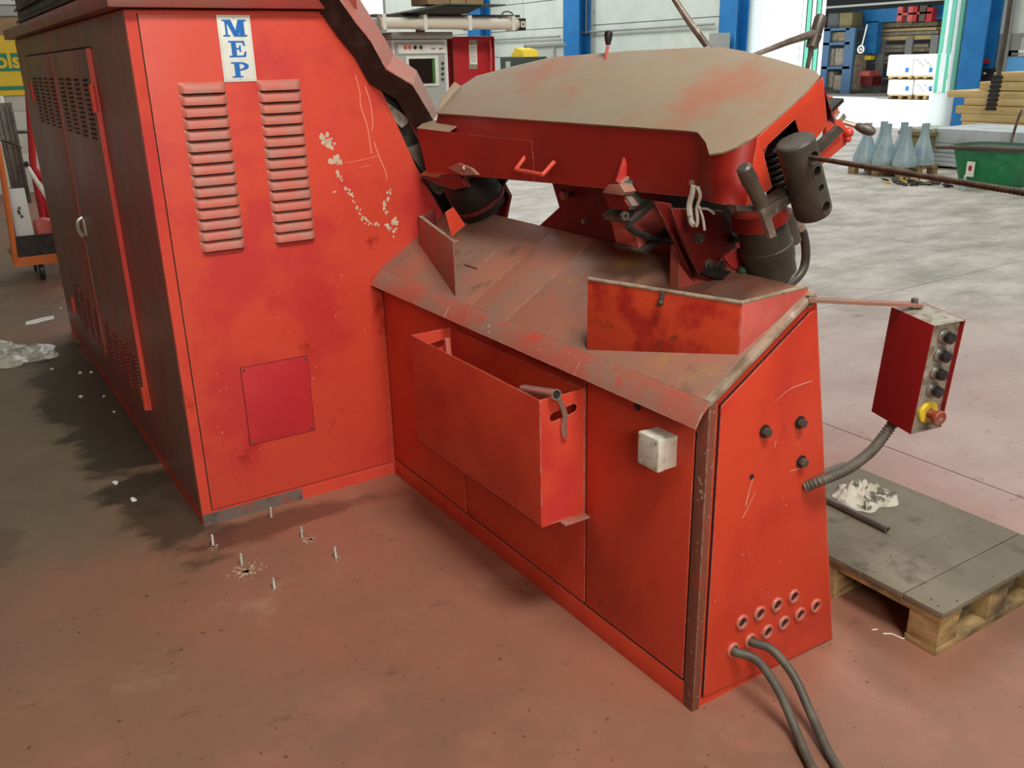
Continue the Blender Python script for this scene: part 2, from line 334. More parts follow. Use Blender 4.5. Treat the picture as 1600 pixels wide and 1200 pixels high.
# front panel, slightly proud, leaving a narrow frame round it; plinth strip below
fp = [(-.744, .058), (-.012, .058), (-.002, .78), (.255, 1.06), (.158, 1.24), (.045, 1.49), (-.085, 1.757), (-.744, 1.757)]
MB().prism([(x, YF-.005, z) for x, z in fp], (0, .0055, 0)).build('front_panel', 'red', cab, bevel=.0015)
MB().bx(-.747, -.009, YF-.0012, YF+.002, .0555, .060).build('panel_seam', 'dark_gap', cab)
MB().bx(-.747, -.7435, YF-.0012, YF+.002, .0555, 1.76).build('panel_seam', 'dark_gap', cab)
MB().bx(XL+.002, -.40, YF-.003, YF+.003, 0, .045).build('plinth', 'plinth', cab); MB().bx(-.40, -.01, YF-.003, YF+.003, 0, .045).build('plinth', 'red', cab)
# dark top cover with a projecting rim
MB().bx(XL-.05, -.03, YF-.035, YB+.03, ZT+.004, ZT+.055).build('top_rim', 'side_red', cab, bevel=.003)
hs = MB().bx(XL+.03, -.10, 2.1, YB-.1, ZT+.055, ZT+.40).build('top_housing', 'black_dusty', cab)
for k in range(5):
    MB().ob((XL+.012, 2.12, ZT+.085+k*.06), (.022, 0, .028), (0, YB-2.26, 0), (-.004, 0, .004)).build('housing_slat', 'black_dusty', hs)
# louvres
def louver_mesh():
    m = MB(); W, Hh, D = .150, .0335, .016; nx, nz = 16, 6; g = []
    for j in range(nz+1):
        for i in range(nx+1):
            s, t = i/nx, j/nz; e = min(1, min(s, 1-s)*W/.016); e = math.sin(e*math.pi/2)
            g.append(((s-.5)*W, -D*e*math.sin(t*math.pi/2)**.8-.0002, Hh*(1-t)-.001*e))
    m.add(g, [(j*(nx+1)+i, j*(nx+1)+i+1, (j+1)*(nx+1)+i+1, (j+1)*(nx+1)+i) for j in range(nz) for i in range(nx)])
    me = m.mesh('louver', 'louver_red', angle=60); return me
def slot_mesh():
    m = MB().prism([(-.066, -.0008, .0005), (.066, -.0008, .0005), (.068, -.0120, .0008), (-.068, -.0120, .0008)], (0, 0, -.0045)); return m.mesh('louver_opening', 'dark_gap', smooth=False)
LM, SM = louver_mesh(), slot_mesh()
for cx in (-.579, -.323):
    for k in range(15):
        z = 1.012+k*(1.553-1.012-.030)/14*1.0
        o = put(LM, 'louver', cab, (cx, YF-.005, z)); put(SM, 'louver_opening', o, (cx, YF-.005, z)); bpy.context.view_layer.update()
# name plate with blue slab-serif letters
pl = MB().bx(-.506, -.398, YF-.0075, YF-.005, 1.553, 1.757).build('name_plate', 'plate_white', cab, bevel=.0008, label='white name plate with blue letters')
MB().bx(-.5005, -.4035, YF-.0078, YF-.0074, 1.5585, 1.559).bx(-.5005, -.4035, YF-.0078, YF-.0074, 1.751, 1.7515).bx(-.5005, -.5, YF-.0078, YF-.0074, 1.5585, 1.7515).bx(-.404, -.4035, YF-.0078, YF-.0074, 1.5585, 1.7515).build('plate_border', 'panel_grey', pl)
def letter(name, polys, x0, x1, z0, z1):
    m = MB()
    for k_, p in enumerate(polys): m.prism([(x0+(x1-x0)*a, YF-.0084-k_*.00006, z0+(z1-z0)*b_) for a, b_ in p], (0, .001, 0))
    m.build(name, 'blue_print', pl, smooth=False)
R4 = lambda a, b_, c, d: [(a, b_), (c, b_), (c, d), (a, d)]
letter('letter_m', [R4(0, 0, .28, .10), R4(.10, .05, .19, .95), R4(0, .90, .30, 1), [(.12, 1), (.36, 1), (.62, 0), (.44, 0)], [(.44, 0), (.62, 0), (.86, 1), (.66, 1)], R4(.68, .05, .90, .95), R4(.60, 0, 1, .10), R4(.68, .90, 1, 1)], -.491, -.413, 1.692, 1.743)
letter('letter_e', [R4(0, 0, .95, .10), R4(0, .90, .92, 1), R4(.16, .05, .44, .95), R4(.40, .47, .64, .57), R4(.60, .32, .70, .72), [(.80, .08), (.95, .05), (1, .34), (.90, .34)], [(.80, .92), (.92, .95), (.97, .68), (.87, .68)]], -.479, -.422, 1.629, 1.679)
arc = [(.44+.50*math.sin(t)*1.0, .73+.27*math.cos(t)) for t in [math.pi*i/10 for i in range(11)]]
arci = [(.44+.26*math.sin(t), .73+.17*math.cos(t)) for t in [math.pi*i/10 for i in range(11)]]
letter('letter_p', [R4(0, 0, .58, .10), R4(0, .90, .5, 1), R4(.16, .05, .44, .95)]+[[arc[i], arc[i+1], arci[i+1], arci[i]] for i in range(10)], -.477, -.416, 1.566, 1.614)
for z in (1.7475, 1.5605): MB().cyl((-.452, YF-.0092, z), (-.452, YF-.007, z), .0022, 10).build('rivet', 'zinc', pl)
# bolted cover plate low on the front
cv = MB().bx(-.575, -.325, YF-.0075, YF-.005, .276, .577).build('cover_plate', 'patch_red', cab, bevel=.0008)
MB().bx(-.577, -.323, YF-.0056, YF-.0046, .274, .579).build('cover_seam', 'dark_gap', cv)
for x, z in ((-.565, .567), (-.335, .567), (-.565, .286), (-.335, .286)): MB().cyl((x, YF-.0095, z), (x, YF-.007, z), .005, 10).build('screw', 'steel_dark', cv)
# chipped paint and scratches on the front
def chips(path, w, n, mat_='chip'):
    m = MB(); path = smoothpath(path, 8)
    for i in range(n):
        p = path[int(random.random()*(len(path)-1))]; r = w*random.uniform(.35, 1); c = p+V((random.gauss(0, w*.5), 0, random.gauss(0, w*.5)))
        k = random.randint(5, 8); yy_ = YF-.0054-i*.000012; m.prism([(c.x+math.cos(2*math.pi*j/k)*r*random.uniform(.4, 1.1), yy_, c.z+math.sin(2*math.pi*j/k)*r*random.uniform(.5, 1.3)) for j in range(k)], (0, .0012, 0))
    return m
fy = lambda l: [ON(q, 'y', YF-.005) for q in l]
m = chips(fy([(502, 214), (512, 220), (520, 228)]), .016, 16)
for l, w, n in ((((524, 245), (530, 258)), .013, 12), (((528, 268), (535, 285), (552, 310), (562, 335), (580, 350), (600, 352), (612, 358)), .0075, 70), (((612, 350), (618, 345), (616, 372)), .009, 22), (((608, 300), (600, 320), (604, 336)), .008, 18), (((521, 298), (524, 302)), .006, 4), (((530, 428), (538, 434)), .004, 3)):
    mm = chips(fy(l), w, n); m.add(mm.v, mm.f)
m.build('paint_chips', 'chip', cab, kind='stuff', smooth=False)
m = MB()
for l in (((555, 118), (562, 145), (563, 165), (574, 200), (580, 240)), ((570, 135), (578, 160), (582, 190), (580, 205)), ((584, 222), (592, 245), (602, 268), (604, 280)), ((540, 255), (565, 250), (590, 244)), ((660, 210), (664, 215)), ((562, 262), (580, 258))):
    pp = smoothpath([p-V((0, .0006, 0)) for p in fy(l)], 5); m.strip(pp, [p+V((.0022, 0, .0012)) for p in pp], (0, .0008, 0))
for _ in range(60):
    x = random.uniform(-.7, 0); z = random.uniform(.12, .9); a = random.uniform(0, 3.14); L = random.uniform(.002, .008)
    m.prism([(x, YF-.0056, z), (x+L*math.cos(a), YF-.0056, z+L*math.sin(a)), (x+L*math.cos(a)+.002, YF-.0056, z+L*math.sin(a)-.001), (x+.002, YF-.0056, z-.001)], (0, .0008, 0))
m.build('scratches', 'chip_pale', cab, kind='stuff', smooth=False)
# double door in the left side, with slotted vents, hinges and handle
for y0, y1 in ((2.45, 3.40), (3.405, 4.36)):
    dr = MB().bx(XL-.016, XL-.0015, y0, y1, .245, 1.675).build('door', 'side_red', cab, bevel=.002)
    hy = y0 if y0 < 3 else y1
    MB().bx(XL-.018, XL-.001, y0-.007, y0-.001, .245, 1.675).build('door_edge', 'red', dr)  # brighter red strip added to show the door's lit edge
    for z in (.30, 1.50): MB().cyl((XL-.018, hy, z-.05), (XL-.018, hy, z+.05), .012, 12).build('hinge', 'red', dr)
    me = MB().prism([(0, -.054, 0), (0, .054, 0), (-.003, .052, 0), (-.003, -.052, 0)], (0, 0, .0085)).mesh('vent_slot', 'dark_gap', smooth=False)
    me2 = MB().prism([(0, -.055, .0085), (0, .055, .0085), (0, .050, .0125), (0, -.050, .0125)], (-.006, 0, -.001)).mesh('vent_hood', 'side_red', smooth=False)
    for c in range(4):
        for r in range(13):
            for zb in (1.345, .235+.02):
                yy = y0+.13+c*.215; p = (XL-.016, yy, zb+.018*r)
                if zb < 1: p = (XL-.016, yy, .262+.0165*r)
                put(me, 'vent_slot', dr, p); put(me2, 'vent_hood', dr, p)
    MB().bx(XL-.017, XL-.001, y0-.003, y1+.003, 1.675, 1.681).build('door_gap', 'dark_gap', dr)
dh = MB().bx(XL-.022, XL-.015, 3.30, 3.36, .86, .94).build('lock_plate', 'zinc', cab, bevel=.002)
MB().tube(smoothpath([(XL-.018, 3.33, .945), (XL-.04, 3.33, .93), (XL-.045, 3.33, .89), (XL-.03, 3.33, .855)], 4), .010, 8).build('door_handle', 'chrome_dirty', dh)
# folded guard over the sloping edge, dark guard back plate, and slot parts
YG = 1.66
fr = [ON(q, 'y', YG) for q in ((512, -28), (533, 0), (556, 33), (581, 64), (604, 107), (646, 132), (670, 172), (678, 186))]
bk = [ON(q, 'y', YG+.16) for q in ((545, -28), (563, 0), (577, 22), (601, 60), (616, 86), (651, 110), (672, 152), (684, 178))]
MB().strip(fr, bk, (-.003, 0, -.003)).build('edge_guard', 'red_dusty', cab, angle=25)
MB().prism([ON(q, 'y', 2.02) for q in ((500, -30), (535, -10), (575, 62), (600, 106), (640, 132), (652, 168), (660, 235), (640, 250), (560, 90))], (0, .01, 0)).build('guard_back_plate', 'red_deep', cab)
MB().strip([p+V((0, .004, -.002)) for p in fr], [V((p.x-.03, YF-.012, p.z-.05)) for p in fr], (.002, .002, 0)).build('guard_lining', 'black', cab)
MB().prism([ON(q, 'y', 1.776) for q in ((592, 150), (612, 165), (642, 188), (628, 200), (612, 185))], (0, .008, 0)).build('slot_plate', 'panel_grey', cab)
MB().prism([ON(q, 'y', 1.776) for q in ((636, 232), (656, 224), (682, 258), (664, 275))], (0, .008, 0)).build('slot_plate', 'worn_metal', cab)
MB().prism([ON(q, 'y', 1.776) for q in ((664, 282), (700, 290), (688, 305), (678, 300))], (0, .008, 0)).build('slot_plate', 'panel_grey', cab)
MB().prism([V((x, 1.79, z)) for x, z in ((-.09, 1.80), (-.03, 1.80), (.42, .90), (.34, .86))], (0, .05, 0)).build('slot_rail', 'black', cab)

# ------------------------------------------------------------------ machine base
base = thing('machine_stand', 'red steel machine stand with a sloping drip tray and round cable holes', 'machine stand', (.25, .87, 0))
MB().prism([(x, .004, z) for x, z in ((.006, .0), (.554, .0), (.338, 1.055), (.0, .842))], (0, 1.750, 0)).build('body', 'red_base', base, smooth=False)
# front panels on the long side
for i, (a, b_) in enumerate(((.042, .454), (.462, 1.150), (1.158, 1.735))):
    MB().bx(-.003, .008, a, b_, .078, .83).build('front_panel', 'red_base', base, bevel=.0015)
MB().bx(.0005, .008, .035, 1.745, .07, .835).build('panel_seam', 'dark_gap', base)
MB().bx(-.002, .01, .03, 1.745, .0, .070).build('kick_strip', 'red_base', base, bevel=.001)
MB().bx(-.0035, .02, -.002, .034, .0, .852).build('corner_post', 'brown_worn', base, bevel=.002, label='brown-worn corner edge')
MB().cyl((-.006, .246, .774), (.0, .246, .774), .012, 14).build('plug', 'black', base)
# end panel
MB().prism([(x, -.003, z) for x, z in ((.033, .036), (.543, .004), (.332, 1.025), (.303, 1.012), (.033, .842))], (0, .008, 0)).build('end_panel', 'red_base', base, bevel=.0012)
MB().prism([(x, -.0005, z) for x, z in ((.030, .03), (.0335, .03), (.0335, .845), (.030, .845))], (0, .003, 0)).prism([(x, -.0005, z) for x, z in ((.030, .842), (.31, 1.017), (.31, 1.020), (.030, .846))], (0, .003, 0)).build('panel_seam', 'dark_gap', base)
rim = MB().prism([(x, -.006, z) for x, z in ((-.004, .848), (.325, 1.056), (.325, 1.070), (-.004, .863))], (0, .026, 0)).build('end_rim', 'worn_edge', base, bevel=.003, label='bare worn steel rim')
for x, z in ((.184, .744), (.310, .737), (.329, .625)):
    b_ = MB().cyl((x, -.020, z), (x, .0, z), .012, 6).build('bolt', 'steel_dark', base, bevel=.001)
    MB().cyl((x, -.007, z), (x, .0, z), .017, 18).build('washer', 'black', b_)
MB().cyl((.151, -.005, .632), (.151, 0, .632), .007, 12).build('small_hole', 'black', base)
m = MB()
for l in (((1165, 790), (1172, 762), (1176, 748)), ((1160, 810), (1180, 770)), ((1212, 627), (1235, 608), (1268, 596)), ((1235, 737), (1260, 728)), ((1210, 700), (1212, 690))):
    pp = smoothpath([ON(q, 'y', -.0038) for q in l], 4); m.strip(pp, [p+V((.0022, 0, .0014)) for p in pp], (0, .0006, 0))
for _ in range(36):
    x = random.uniform(.05, .40); z = random.uniform(.1, .8); r = random.uniform(.0008, .0024)
    m.prism([(x+math.cos(j*1.3)*r*random.uniform(.4, 1), -.0038, z+math.sin(j*1.3)*r) for j in range(5)], (0, .0006, 0))
m.build('scratches', 'chip', base, kind='stuff', smooth=False)
# cable glands: two rows of rings with dark bores
GL = MB().lathe((0, 0, 0), (0, -1, 0), [(0, .021), (.004, .0215), (.008, .019), (.008, .0145), (.001, .0135)], 20).mesh('cable_gland', 'louver_red')
BR = MB().cyl((0, -.0012, 0), (0, .001, 0), .0145, 20).mesh('gland_bore', 'black')
glands = [(.153+.0655*i, .216+.0015*i) for i in range(4)]+[(.127+.064*i, .141+.0025*i) for i in range(6)]
for x, z in glands:
    o = put(GL, 'cable_gland', base, (x, -.003, z)); put(BR, 'gland_bore', o, (x, -.003, z))
# junction box
jb = MB().bx(-.0425, -.003, .097, .171, .663, .745).build('junction_box', 'white_plastic', base, bevel=.003, label='dirty white plastic junction box')
q0 = [ON(q, 'x', 0) for q in ((1055, 742),)]
jl = MB().bx(-.064, -.042, .096, .172, .662, .746).build('box_lid', 'white_plastic', jb, bevel=.004)
for y, z in ((.105, .671), (.163, .671), (.105, .737), (.163, .737)): MB().cyl((-.0655, y, z), (-.063, y, z), .0035, 10).build('lid_screw', 'panel_grey', jl)
# sloping tray plates + drip lip
for a, b_ in ((.022, .853), (.856, 1.068), (1.071, 1.752)):
    MB().ob(TR(.0, a, .0), TU*.392, (0, b_-a, 0), TN*.005).build('tray_plate', 'tray_dusty', base, bevel=.0008)
for a, b_ in ((-.004, .452), (.455, 1.168), (1.171, 1.745)):
    y0, y1 = a, b_
    LP = [V((.0, y0, .863)), V((-.030, y0, .838)), V((-.048, y0, .806)), V((-.044, y0, .805)), V((-.027, y0, .833)), V((.0, y0, .857))]
    MB().prism(LP, (0, y1-y0, 0)).build('drip_lip', 'red_dusty', base, bevel=.0006, seg=1)
# upright guards standing on the tray
def plate(name, pts, d, mat_, parent, **kw): return MB().prism(pts, d).build(name, mat_, parent, bevel=kw.pop('bevel', .0012), **kw)
A, B = TRAY((917, 550)), TRAY((1152, 558)); A.z -= .002; B.z -= .002
def vtop(p, q):   # the point above p whose image height is q
    v = RAY(q); n = V((v.x, v.y, 0)); t = ((p-CAM).xy.length)/n.length; return V((p.x, p.y, CAM.z+v.z*t))
At, Bt = vtop(A, (918, 437)), vtop(B, (1157, 475))
gd = (B-A); nn = V((gd.y, -gd.x, 0)).normalized()*.006
if nn.x < 0: nn = -nn
plate('tray_guard', [A, B, Bt, At], nn, 'red_mottled', base)
Cb = TRAY((1262, 462)); Ct = vtop(Cb, (1258, 449))
plate('tray_guard', [B+V((.002, -.003, 0)), Cb, Ct, Bt+V((.002, -.003, 0))], (0, .006, 0), 'pink_red', base)
MB().tube([At+V((.003, 0, .002)), Bt+V((.003, 0, .002)), Ct+V((0, .003, .003))], .0055, 8).build('guard_rim', 'worn_edge', base)
hk = ON((1035, 464), 'x', (At.x+Bt.x)/2-.004); MB().cyl(hk+V((0, 0, .012)), hk-V((.004, 0, .012)), .006, 10).sphere(hk-V((.005, 0, .014)), .008, 10).build('guard_hook', 'steel_dark', base)
D, E_ = TRAY((657, 386)), TRAY((712, 467)); Dt, Et = vtop(D, (651, 338)), vtop(E_, (718, 378))
plate('tray_guard', [D, E_, Et, Dt], (.005, .003, 0), 'red_dusty', base)
G_ = TR(.30, 1.33); Gt = V((G_.x, G_.y, Et.z+.02))
MB().strip([Dt, Et, Et+V((.03, .02, 0))], [Dt+V((.016, .010, .001)), Et+V((.016, .012, .001)), Et+V((.034, .034, 0))], (0, 0, -.003)).build('guard_rim', 'worn_edge', base)
plate('tray_bracket', [ON(q, 'y', 1.34) for q in ((696, 332), (709, 324), (727, 352), (706, 370))], (0, .006, 0), 'red_base', base)
Kb = TR(.24, 1.66); plate('tray_guard', [D+V((0, .004, 0)), Kb, V((Kb.x, Kb.y, Dt.z+.02)), Dt+V((0, .004, 0))], (0, .005, 0), 'red_deep', base)
MB().ob(TR(.14, 1.22, .005), TU*.10, (0, .085, 0), TN*.006).build('tray_bracket', 'tray_dusty', base, bevel=.001)
a_, b2 = TRAY((1046, 452)), TRAY((1104, 447))
plate('tray_bracket', [a_, TRAY((1060, 455)), vtop(TRAY((1060, 455)), (1057, 379)), vtop(a_, (1046, 384))], (.004, .006, 0), 'red_dusty', base)
plate('tray_bracket', [TRAY((1060, 455)), TRAY((1112, 440)), vtop(TRAY((1112, 440)), (1098, 424)), vtop(TRAY((1060, 455)), (1057, 379))], (.003, .006, 0), 'pink_red', base)

def boolean_cut(o, cutters):
    tmp = []
    for c in cutters:
        me = c.mesh('cutter', 'dark_gap', ORG[o], smooth=False); k = bpy.data.objects.new('cutter', me); COL.objects.link(k); tmp.append(k)
        k.parent = o.parent
        if o.parent is None: k.location = o.location
        md = o.modifiers.new('cut', 'BOOLEAN'); md.operation = 'DIFFERENCE'; md.object = k; md.solver = 'EXACT'
    bpy.context.view_layer.update(); dg = bpy.context.evaluated_depsgraph_get()
    me = bpy.data.meshes.new_from_object(o.evaluated_get(dg)); o.modifiers.clear(); old = o.data; o.data = me; me.name = old.name
    while len(me.materials) > 1: me.materials.pop()
    for p in me.polygons: p.material_index = 0
    me.shade_smooth(); me.set_sharp_from_angle(angle=math.radians(35))
    for k in tmp: bpy.data.objects.remove(k)

# ------------------------------------------------------------------ tilting machine head above the tray
head = thing('tilting_machine', 'tilting red machine unit under a wide dusty sheet-metal hood', 'machine', (.30, .60, 1.02))
front_o = [(0, 1.612), (0, .95), (.001, .320), (-.003, .282), (-.039, .222), (-.079, .175)]
end_o = [(-.067, .143), (-.045, .123), (-.002, .104), (.061, .097), (.162, .096), (.236, .104)]
back_o = [(.258, .130), (.31, .29), (.352, .434), (.376, .540), (.378, .646), (.372, .94), (.348, 1.321), (.295, 1.496), (.235, 1.662), (.151, 1.684), (.071, 1.640)]
hood = MB().prism([HD(u, y, .004) for u, y in front_o+end_o+back_o], -HN*.006).build('hood_top', 'dust_top', head, bevel=.001, label='dust-covered tan hood top')
bpx = lambda q, ax, v: ON(q, ax, v)
T1 = [HD(u, y, -.002) for u, y in front_o+end_o[:4]]
B1 = [bpx((668, 270), 'x', .20), bpx((880, 288), 'x', .20), bpx((1078, 308), 'x', .20), bpx((1088, 310), 'x', .195), bpx((1099, 313), 'x', .175), bpx((1110, 316), 'x', .155), bpx((1122, 318), 'y', .150), bpx((1134, 320), 'y', .125), bpx((1150, 322), 'y', .105), bpx((1166, 322), 'y', .098)]
MB().strip([p+HU*.003 for p in T1], B1, (.004, .002, 0)).build('hood_skirt', 'red_hood_shaded', head, angle=70)
# end plate in full red; the skirt beside it carries painted shade
ey = .097
ep = [HD(.0, ey, -.002), HD(.061, ey, -.002), HD(.162, ey, -.002), HD(.240, ey, -.002)]+[ON(q, 'y', ey) for q in ((1293, 195), (1258, 238), (1243, 186), (1192, 234), (1207, 293), (1166, 322))]
MB().prism(ep, (0, .005, 0)).build('end_plate', 'red_base', head, bevel=.001)
MB().prism([ON(q, 'y', .43) for q in ((1040, 292), (1185, 300), (1185, 352), (1140, 382), (1060, 352))], (0, .012, 0)).build('backing_plate', 'black', head)  # black sheet added to close the bright gap with painted shade
MB().prism([ON(q, 'y', .45) for q in ((1085, 360), (1182, 340), (1182, 440), (1118, 436))], (0, .012, 0)).build('backing_plate', 'pink_red', head)
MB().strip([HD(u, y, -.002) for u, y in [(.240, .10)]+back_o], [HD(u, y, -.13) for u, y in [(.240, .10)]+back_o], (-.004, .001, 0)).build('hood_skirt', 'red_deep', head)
# left front flap, proud of the skirt
fl_t = [ON(q[:2], 'x', q[2]) for q in ((651, 200, .165), (700, 206, .168), (760, 213, .178), (830, 220, .1975))]; fl_b = [ON(q[:2], 'x', q[2]) for q in ((667, 270, .165), (705, 272, .168), (765, 277, .178), (835, 283, .1975))]
MB().strip(fl_t, fl_b, (.004, 0, 0)).build('front_flap', 'red_hood_shaded', head)
MB().strip([fl_t[0], fl_t[0]+V((.05, .0, .03))], [fl_t[1], fl_t[1]+V((.04, 0, .02))], (0, 0, -.003)).build('flap_web', 'dust_top', head)
MB().prism([HD(u, y, w) for u, y, w in ((.01, 1.615, .0), (.17, 1.675, .0), (.165, 1.70, .022), (.06, 1.66, .012))], HU*.003+V((0, .012, 0))).build('hood_lip', 'dust_top', head)
# U handle
hp = [ON((820, 246), 'x', .197), ON((806, 265), 'x', .150), ON((848, 273), 'x', .150), ON((866, 253), 'x', .197)]
path = [hp[0]]+[hp[0].lerp(hp[1], .85)]+[hp[1].lerp(hp[2], .06)]+[hp[1].lerp(hp[2], .5), hp[1].lerp(hp[2], .94), hp[3].lerp(hp[2], .85), hp[3]]
MB().tube(smoothpath(path, 5), .0068, 10).build('pull_handle', 'red', head)
# underside: frame plates that close the back of the head, leaving the window seen through it
MB().prism([ON(q, 'x', .40) for q in ((676, 262), (800, 268), (786, 287), (796, 306), (788, 346), (760, 356), (676, 350))], (.012, 0, 0)).build('backing_plate', 'red_deep', head)
MB().prism([ON(q, 'x', .335) for q in ((858, 270), (1070, 285), (1075, 448), (1000, 410), (838, 357), (874, 324))], (.012, 0, 0)).build('backing_plate', 'red_deep', head)
MB().ob(HD(.02, .16, -.14), HU*.33, (0, 1.42, 0), HN*.01).build('under_plate', 'black', head)  # added black plate filling in the shade below the hood
# dark drum on the left under the hood
dc = ON((742, 300), 'x', .30)
dm = MB().lathe(dc+HN*.09, -HN, [(0, .05), (.005, .085), (.05, .098), (.12, .098), (.16, .090), (.175, .06), (.19, .055)], 28).build('drive_drum', 'drum_shaded', head)
MB().lathe(dc-HN*.03, -HN, [(0, .098), (.002, .102), (.012, .102), (.014, .098)], 28).build('drum_band', 'red_deep', dm)
MB().tube(smoothpath([ON(q, 'x', .27) for q in ((718, 338), (735, 352), (748, 362))], 4), .006, 8).build('drum_clip', 'steel_dark', dm)
# yellow-bronze jaw and bracket at the left end
MB().prism([ON(q, 'x', .17) for q in ((656, 274), (672, 260), (690, 258), (695, 272), (680, 277))], (.01, 0, .002)).build('jaw', 'bronze', head)
MB().prism([ON(q, 'x', .175) for q in ((655, 277), (690, 278), (700, 270), (718, 275), (728, 292), (708, 296), (690, 290))], (.02, 0, 0)).build('jaw_bracket', 'red_deep', head)
MB().cyl(ON((726, 262), 'x', .16), ON((726, 262), 'x', .19), .007, 10).build('jaw_bolt', 'steel', head)
MB().prism([ON(q, 'x', .16) for q in ((700, 262), (715, 255), (735, 263), (745, 273), (722, 274))], (.012, 0, 0)).build('jaw', 'red_dusty', head)
# star knob and bolt on the frame plate
k = ON((893, 303), 'x', .335)
sp = [k+V((-.02, math.cos(i*math.pi/5)*(.019 if i % 2 == 0 else .011), math.sin(i*math.pi/5)*(.019 if i % 2 == 0 else .011))) for i in range(10)]
kn = MB().prism(sp, (-.02, 0, 0)).build('star_knob', 'louver_red', head, bevel=.003); MB().cyl(k, k-V((.022, 0, 0)), .008, 12).build('knob_shaft', 'steel_dark', kn)
MB().cyl(ON((918, 345), 'x', .335), ON((918, 345), 'x', .335)-V((.02, 0, 0)), .008, 6).build('bolt', 'steel', head)
# clamp group: gusset, block, rail, red box, hose
gy_ = ON((976, 250), 'x', .194).y
MB().prism([ON(q, 'y', gy_) for q in ((964, 284), (976, 246), (986, 273), (976, 288))], (0, .008, 0)).build('gusset', 'red', head, bevel=.001)
MB().prism([ON(q, 'y', gy_-.012) for q in ((971, 286), (990, 270), (994, 276), (978, 291))], (0, .03, 0)).build('gusset_foot', 'red_dusty', head, bevel=.001)
cb = MB().prism([ON(q, 'x', .155) for q in ((941, 301), (950, 289), (968, 287), (976, 300), (972, 306))], (.04, 0, 0)).build('clamp_block', 'red_dusty', head, bevel=.002)
MB().prism([ON(q, 'x', .165) for q in ((943, 304), (972, 306), (982, 322), (978, 330), (952, 325))], (.04, 0, 0)).build('clamp_jaw', 'red_deep', head, bevel=.002)
MB().prism([ON(q, 'y', gy_-.03) for q in ((980, 287), (988, 282), (1003, 314), (996, 320))], (0, .02, 0)).build('clamp_rail', 'green_oxide', head, bevel=.001)
MB().cyl(ON((990, 298), 'y', gy_-.035), ON((990, 298), 'y', gy_-.01), .006, 10).build('rail_bolt', 'black', head)
MB().prism([ON(q, 'x', .17) for q in ((972, 308), (978, 306), (988, 322), (984, 328), (976, 322))], (.02, 0, 0)).build('spring_clip', 'chrome_dirty', head)
MB().prism([ON(q, 'y', .52) for q in ((990, 350), (1026, 322), (1042, 330), (1049, 352), (1030, 364), (1000, 395))], (0, .10, 0)).build('guide_box', 'pink_red', head, bevel=.002)
MB().prism([ON(q, 'y', .50) for q in ((984, 344), (1022, 314), (1026, 320), (988, 352))], (0, .12, 0)).build('guide_bar', 'steel_dark', head, bevel=.001)
MB().prism([ON(q, 'y', .50) for q in ((1002, 392), (1052, 354), (1056, 360), (1008, 398))], (0, .12, 0)).build('guide_bar', 'steel_dark', head, bevel=.001)
MB().tube(smoothpath([ON(q, 'y', .47) for q in ((980, 352), (992, 362), (1015, 370), (1040, 374), (1066, 376))], 5), .0095, 10).build('hydraulic_hose', 'black', head)
MB().lathe(ON((978, 338), 'y', .50), (0, 1, 0), [(0, .006), (0, .012), (.01, .012), (.01, .006), (0, .006)], 14, cap=False).build('hose_ring', 'steel_dark', head)
# pivot plates under the right end
pv = MB().prism([ON(q, 'y', .34) for q in ((1022, 314), (1048, 318), (1062, 345), (1102, 446), (1088, 448), (1052, 372))], (0, .012, 0)).build('pivot_arm', 'red_deep', head, bevel=.001)
MB().prism([ON(q, 'y', .30) for q in ((1048, 325), (1130, 330), (1142, 352), (1150, 385), (1128, 400), (1112, 440), (1094, 432), (1070, 380))], (0, .012, 0)).build('pivot_plate', 'red_deep', head, bevel=.001)
MB().prism([ON(q, 'y', .40) for q in ((1100, 345), (1134, 338), (1140, 366), (1104, 372))], (0, .01, 0)).build('pivot_web', 'pink_red', head)
MB().prism([ON(q, 'y', .26) for q in ((1132, 402), (1155, 386), (1162, 404), (1175, 446), (1168, 447), (1155, 425), (1140, 414))], (0, .012, 0)).build('pivot_web', 'red', head, bevel=.001)
MB().prism([ON(q, 'y', .27) for q in ((1105, 430), (1120, 418), (1170, 432), (1176, 450), (1150, 445))], (0, .06, 0)).build('pivot_foot', 'black', head)
for q in ((1106, 413), (1090, 372), (1145, 373), (1124, 415)):
    b_ = ON(q, 'y', .30); MB().lathe(b_, (0, -1, 0), [(0, .014), (.006, .014), (.006, .009), (.016, .009)], 12).build('bolt', 'steel_dark', head)
MB().sphere(ON((1160, 423), 'y', .24), .013).build('oil_cap', 'green_oxide', head)
# frayed cloth strips hanging from a spring
hg = ON((1083, 286), 'x', .185)
cl = MB().lathe(hg, (-1, 0, 0), [(0, .004), (.002, .008), (.006, .008), (.008, .004)], 12).build('hook_ring', 'chrome_dirty', head)
for path, r in ((((1084, 290), (1081, 305), (1077, 322), (1080, 345), (1085, 352)), .0075), (((1090, 292), (1094, 306), (1089, 325), (1090, 345), (1088, 354)), .0045), (((1092, 322), (1098, 340), (1101, 360)), .0035), (((1093, 326), (1106, 327), (1116, 334)), .003)):
    MB().tube(smoothpath([ON(q, 'x', .16) for q in path], 5), r, 7).build('cloth_strip', 'rag', cl)
